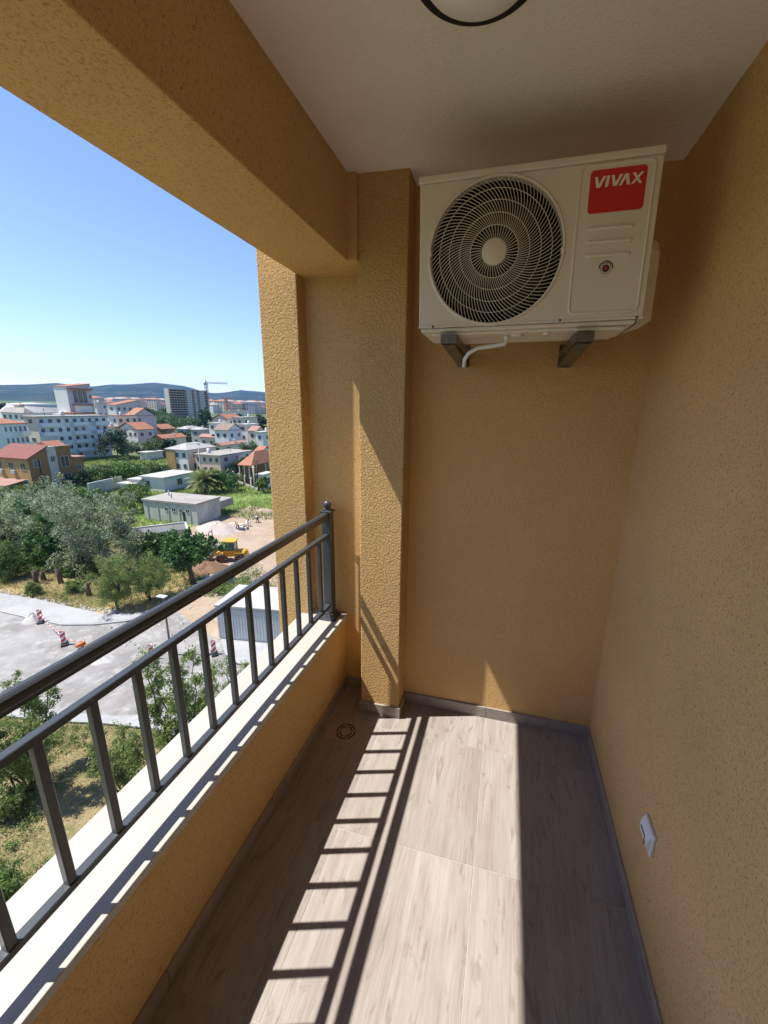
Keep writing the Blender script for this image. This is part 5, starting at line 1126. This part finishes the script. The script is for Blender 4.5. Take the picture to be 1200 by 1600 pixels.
# loader
lx_, ly_ = G(361, 876)
ld = thing('wheel_loader', 'yellow wheel loader with a tall glazed cab on the dirt yard', 'loader', (lx_, ly_, GZ + .04), math.radians(200)); ld.scale = (.85, .85, .85)
MB().bbox(-2.1, -.3, -.62, .62, .75, 1.5, r=.12).bbox(-2.25, -1.9, -.6, .6, .6, 1.15, r=.1).build('engine_hood', mach_y, parent=ld)
MB().bbox(-.3, 1.2, -.6, .6, .7, 1.25, r=.08).bbox(1.0, 1.7, -.35, .35, .6, 1.3, r=.06).build('front_frame', mach_y, parent=ld)
cb = MB(); cb.bbox(-.85, .75, -.72, .72, 1.26, 1.62, r=.05); cb.build('cab_base', mach_y, parent=ld)
pl_ = None
for sx in (-.8, -.05, .68):
    for sy in (-.68, .62): MB().box(sx, sx + .07, sy, sy + .07, 1.62, 2.75).build('cab_post', mach_g, parent=ld)
MB().bbox(-.76, .7, -.63, .63, 1.63, 2.74, r=.03).build('cab_glass', mat('cab_glass', (.12, .16, .15), rough=.1, spec=.7), parent=ld)
MB().bbox(-.95, .85, -.8, .8, 2.75, 2.93, r=.06).build('cab_roof', mach_y, parent=ld)
for sx in (-1.35, 1.05):
    for sy in (-.78, .78):
        Mw = Matrix.Translation((sx, sy, .62)) @ Matrix.Rotation(PI / 2, 4, 'X'); wh = MB().lathe([(.34, -.2), (.56, -.2), (.62, -.13), (.62, .13), (.56, .2), (.34, .2)], n=24, M=Mw).build('wheel', rubber, parent=ld)
        MB().lathe([(.34, -.17), (.1, -.1), (.1, .1), (.34, .17)], n=16, M=Mw, cap=True).build('rim', tyre_red, parent=wh)
MB().box(-2.0, -.8, -.95, -.62, 1.28, 1.36).box(-2.0, -.8, .62, .95, 1.28, 1.36).build('mudguard', mach_y, parent=ld)
for sy in (-.45, .35): MB().prism([(1.0, 1.35), (1.15, 1.5), (2.2, .85), (2.7, .35), (2.5, .25), (2.05, .65)], sy, sy + .1, M=Matrix.Rotation(PI / 2, 4, 'X') @ Matrix.Scale(1, 4)).build('lift_arm', mach_y, parent=ld)
bk_ = MB(); pf = [(2.5, .9), (2.55, .3), (2.75, .05), (3.4, .0), (3.45, .04), (2.85, .15), (2.68, .35), (2.64, .9)]; bk_.prism(pf, -.95, .95, M=Matrix.Rotation(PI / 2, 4, 'X')); bk_.prism([(2.55, .9), (2.6, .1), (3.4, .02)], -.98, -.95, M=Matrix.Rotation(PI / 2, 4, 'X')); bk_.prism([(2.55, .9), (2.6, .1), (3.4, .02)], .95, .98, M=Matrix.Rotation(PI / 2, 4, 'X')); bk_.build('bucket', mach_g, parent=ld)
for sy in (-.55, .55): MB().lathe([(.0001, 0), (.1, 0), (.1, -.08)], n=12, M=Matrix.Translation((1.15, sy, 1.45)) @ Matrix.Rotation(PI / 2, 4, 'Y')).build('headlight', ac_white, parent=ld)
# site roller / dumper with a hoop behind the fig tree
dm = thing('site_dumper', 'small grey site dumper with a black roll hoop half hidden by the fig tree', 'dumper', (*G(332, 866), GZ + .03), math.radians(200))
MB().tube([(0, -.55, .9), (0, -.55, 2.6), (0, -.45, 2.8), (0, .45, 2.8), (0, .55, 2.6), (0, .55, .9)], .05, n=8).build('roll_hoop', black_pl, parent=dm)
MB().bbox(-1.2, .3, -.5, .5, .5, 1.05, r=.08).build('body', mach_g, parent=dm); MB().prism([(.4, .7), (1.7, .8), (1.9, 1.4), (.4, 1.3)], -.7, .7, M=Matrix.Rotation(PI / 2, 4, 'X')).build('skip', mach_g, parent=dm); MB().bbox(-.35, .1, -.3, .3, 1.06, 1.5, r=.06).build('seat', black_pl, parent=dm)
for sx in (-.9, 1.0):
    for sy in (-.65, .65): MB().lathe([(.15, -.14), (.42, -.14), (.45, 0), (.42, .14), (.15, .14)], n=20, M=Matrix.Translation((sx, sy, .45)) @ Matrix.Rotation(PI / 2, 4, 'X'), cap=True).build('wheel', rubber, parent=dm)
# people at work
skin_m = mat('skin', (.35, .2, .13), rough=.6); cloth = {'orange': mat('orange_vest', (.75, .13, .04)), 'white': mat('white_shirt', (.7, .7, .7)), 'grey': mat('grey_shirt', (.35, .38, .42)), 'dark': mat('dark_trousers', (.04, .04, .06)), 'blue': mat('blue_trousers', (.12, .15, .25)), 'hair': mat('dark_hair', (.03, .02, .02)), 'shoe': mat('brown_boots', (.08, .05, .03))}
def person(lab, x, y, rz, bend, crouch, shirt, pants, arm=0.6, cap_=None):
    t = thing('person', lab, 'person', (x, y, GZ + .04), rz)
    hip = .92 - .42 * crouch; bx_ = -.12 * crouch
    def leg(s):
        f = .12 * s; return [(bx_, s * .10, hip), (.22 * crouch + .12 * crouch + .03, s * .14, hip * .52 + .06 * crouch), (-.02 + f * .8, s * .13, .09), (.13 + f * .8, s * .14, .04)]
    sp = Vector((math.sin(bend), 0, math.cos(bend))); base = Vector((bx_, 0, hip)); chest = base + sp * .34; neck = base + sp * .52; head = neck + (sp + Vector((.25, 0, -.1))).normalized() * .2
    def chain(P, rs, nm, m_, parent=t):
        me = bpy.data.meshes.new(nm); V = [v for c in P for v in c]; E = []; R_ = []; o = 0
        seen = {}
        verts = []; idx = []
        for c, r in zip(P, rs):
            ids = []
            for v, q in zip(c, r):
                k = tuple(round(a, 3) for a in v)
                if k not in seen: seen[k] = len(verts); verts.append(k); R_.append(q)
                ids.append(seen[k])
            E += list(zip(ids[:-1], ids[1:]))
        me.from_pydata(verts, E, []); ob = bpy.data.objects.new(nm, me); C.objects.link(ob)
        ob.modifiers.new('skin', 'SKIN'); sv = me.skin_vertices[0].data
        for k, q in enumerate(R_): sv[k].radius = (q, q * .95)
        sv[0].use_root = True
        sd = ob.modifiers.new('sub', 'SUBSURF'); sd.levels = sd.render_levels = 1
        dg = bpy.context.evaluated_depsgraph_get(); new = bpy.data.meshes.new_from_object(ob.evaluated_get(dg)); bpy.data.objects.remove(ob)
        for f in new.polygons: f.use_smooth = True
        new.materials.clear()
        for q in m_: new.materials.append(q)
        no = bpy.data.objects.new(nm, new); C.objects.link(no); no.parent = parent; return no
    sh = [chest + sp * .1 + Vector((0, s * .18, 0)) for s in (-1, 1)]
    reach = [s_ + Vector((.30 * arm + .05, .03 * k, -.26)) for k, s_ in zip((-1, 1), sh)]; hands = [e + Vector((.16, -.03 * k, -.22)) for k, e in zip((-1, 1), reach)]
    P = [[base, chest, neck, head - sp * .03]] + [[base] + [Vector(v) for v in leg(s)] for s in (-1, 1)] + [[chest, sh[k], reach[k], hands[k], hands[k] + Vector((.07, 0, -.06))] for k in (0, 1)]
    rs = [[.145, .15, .065, .07]] + [[.145, .10, .075, .05, .045]] * 2 + [[.15, .065, .048, .036, .03]] * 2
    b_ = chain(P, rs, 'body', [cloth[shirt], cloth[pants], skin_m, cloth['shoe']])
    for f in b_.data.polygons:
        c = f.center; dh = min((c - h_).length for h_ in hands)
        if c.z < .1: f.material_index = 3
        elif dh < .17 or (c - head).length < .17: f.material_index = 2
        elif (c - base).dot(sp) < .02: f.material_index = 1
    Mh = Matrix.Translation(head) @ Matrix.Rotation(bend * .7, 4, 'Y')
    hd_ = MB().lathe([(.0001, .12)] + [(.088 * math.sin(a), .118 * math.cos(a)) for a in np.linspace(.3, PI - .2, 10)] + [(.0001, -.118)], n=16, M=Mh).tube([Mh @ Vector((.08, 0, -.005)), Mh @ Vector((.105, 0, -.03))], [.012, .018], n=6).tube([Mh @ Vector((0, -.09, .0)), Mh @ Vector((0, -.10, -.02))], .018, n=6).tube([Mh @ Vector((0, .09, .0)), Mh @ Vector((0, .10, -.02))], .018, n=6).build('head', skin_m, parent=t)
    MB().lathe([(.0001, .132), (.06, .118), (.094, .06), (.096, .0), (.085, .01)], n=16, M=Mh @ Matrix.Translation((-.012, 0, 0))).build('hair' if not cap_ else 'cap', cloth['hair'] if not cap_ else cloth[cap_], parent=hd_)
    for s in (-1, 1): MB().lathe([(.0001, .008), (.01, 0), (.0001, -.008)], n=8, M=Mh @ Matrix.Translation((.083, s * .032, .012))).build('eye', cloth['hair'], parent=hd_)
    MB().box(-.004, .004, -.022, .022, -.004, .004, M=Mh @ Matrix.Translation((.078, 0, -.052))).build('mouth', mat('lips', (.25, .1, .08)), parent=hd_)
    for k, h_ in enumerate(hands):
        p0 = h_ + Vector((.07, 0, -.06))
        fm2 = MB()
        for q in range(4): ln = (.06, .075, .07, .055)[q]; a_ = p0 + Vector((0, -.03 + .02 * q, 0)); fm2.tube([a_, a_ + Vector((ln * .6, 0, -ln * .4)), a_ + Vector((ln * .7, 0, -ln))], [.011, .010, .007], n=5)
        s = -1 if k else 1; fm2.tube([h_ + Vector((.03, s * .02, -.03)), h_ + Vector((.06, s * .055, -.05)), h_ + Vector((.09, s * .045, -.075))], [.014, .012, .008], n=5); fm2.build('fingers', skin_m, parent=t)
    return t
px_, py_ = G(372, 829); person('worker in an orange vest bending over beside the sand', px_, py_, 2.6, 1.15, .25, 'orange', 'blue')
px_, py_ = G(386, 822); person('crouching worker with a white shirt and dark trousers', px_, py_, -.4, .9, .8, 'white', 'dark')
px_, py_ = G(403, 817); person('worker in a grey shirt bending low, furthest right in the yard', px_, py_, 2.9, 1.45, .15, 'grey', 'dark')
x, y = G(367, 823); bg_ = thing('material_bag', 'pale pink and white sacks stacked beside the orange vested worker', 'sacks', (x, y, GZ + .04))
for k in range(6): MB().bbox(-.45, .45, -.3, .3, 0, .2, r=.09).build('sack', w_pink if k % 2 else w_white, parent=bg_, loc=((k % 3) * .75 - .6, (k // 3) * .3, (k // 3) * .19), rz=.2 * k)
x, y = G(378, 829); MBt = thing('wheelbarrow', 'upturned dark wheelbarrow on the dirt near the workers', 'wheelbarrow', (x, y, GZ + .04), .6)
MB().prism([(-.45, 0.1), (.45, .1), (.3, .42), (-.3, .42)], -.3, .3, M=Matrix.Rotation(PI / 2, 4, 'X')).build('tray', mach_g, parent=MBt)
for s in (-1, 1): MB().tube([(-.9, s * .28, .3), (.5, s * .2, .12), (.75, 0, .2)], .02, n=6).build('handle', black_pl, parent=MBt)
MB().lathe([(.05, -.04), (.18, -.04), (.2, 0), (.18, .04), (.05, .04)], n=16, M=Matrix.Translation((.78, 0, .22)) @ Matrix.Rotation(PI / 2, 4, 'X')).build('wheel', rubber, parent=MBt)

# --- haze: air between the viewer and the hills
hz = MB().box(-6500, 1500, -1500, 6500, GZ - 8.5, 330).build('haze', [bpy.data.materials.new('haze_air')], kind='stuff')
hz['label'] = 'pale blue air haze over the bay'; hz['category'] = 'haze'
hm = hz.data.materials[0]; hm.use_nodes = True; hn = hm.node_tree.nodes; hn.clear()
pv_ = hn.new('ShaderNodeVolumePrincipled'); pv_.inputs['Color'].default_value = (.20, .46, 1, 1); pv_.inputs['Density'].default_value = 0.7e-4; pv_.inputs['Anisotropy'].default_value = 0.1
oo = hn.new('ShaderNodeOutputMaterial'); hm.node_tree.links.new(pv_.outputs[0], oo.inputs['Volume'])

# rubble and stones along the road edges
R_ = np.random.RandomState(77); st_ = MB()
for _ in range(420):
    if R_.rand() < .55: a_ = R_.rand(); x_, y_ = -46 + 18 * a_ + R_.normal() * .3, 23.9 + R_.normal() * .25
    else: x_, y_ = R_.uniform(-30, -16), R_.uniform(20, 40)
    q = R_.uniform(.04, .16); P = [(x_ + q * R_.uniform(.6, 1) * dx, y_ + q * R_.uniform(.6, 1) * dy, GZ + .07 + q * R_.uniform(.3, .8) * dz) for dx, dy, dz in ((-1, -1, 0), (1, -1, 0), (1, 1, 0), (-1, 1, 0), (0, 0, 1.4))]
    st_.add(P, [(0, 1, 4), (1, 2, 4), (2, 3, 4), (3, 0, 4)])
stuffy(st_.build('rubble', conc), 'loose stones and rubble scattered along the pavement and the dirt yard', 'rubble')
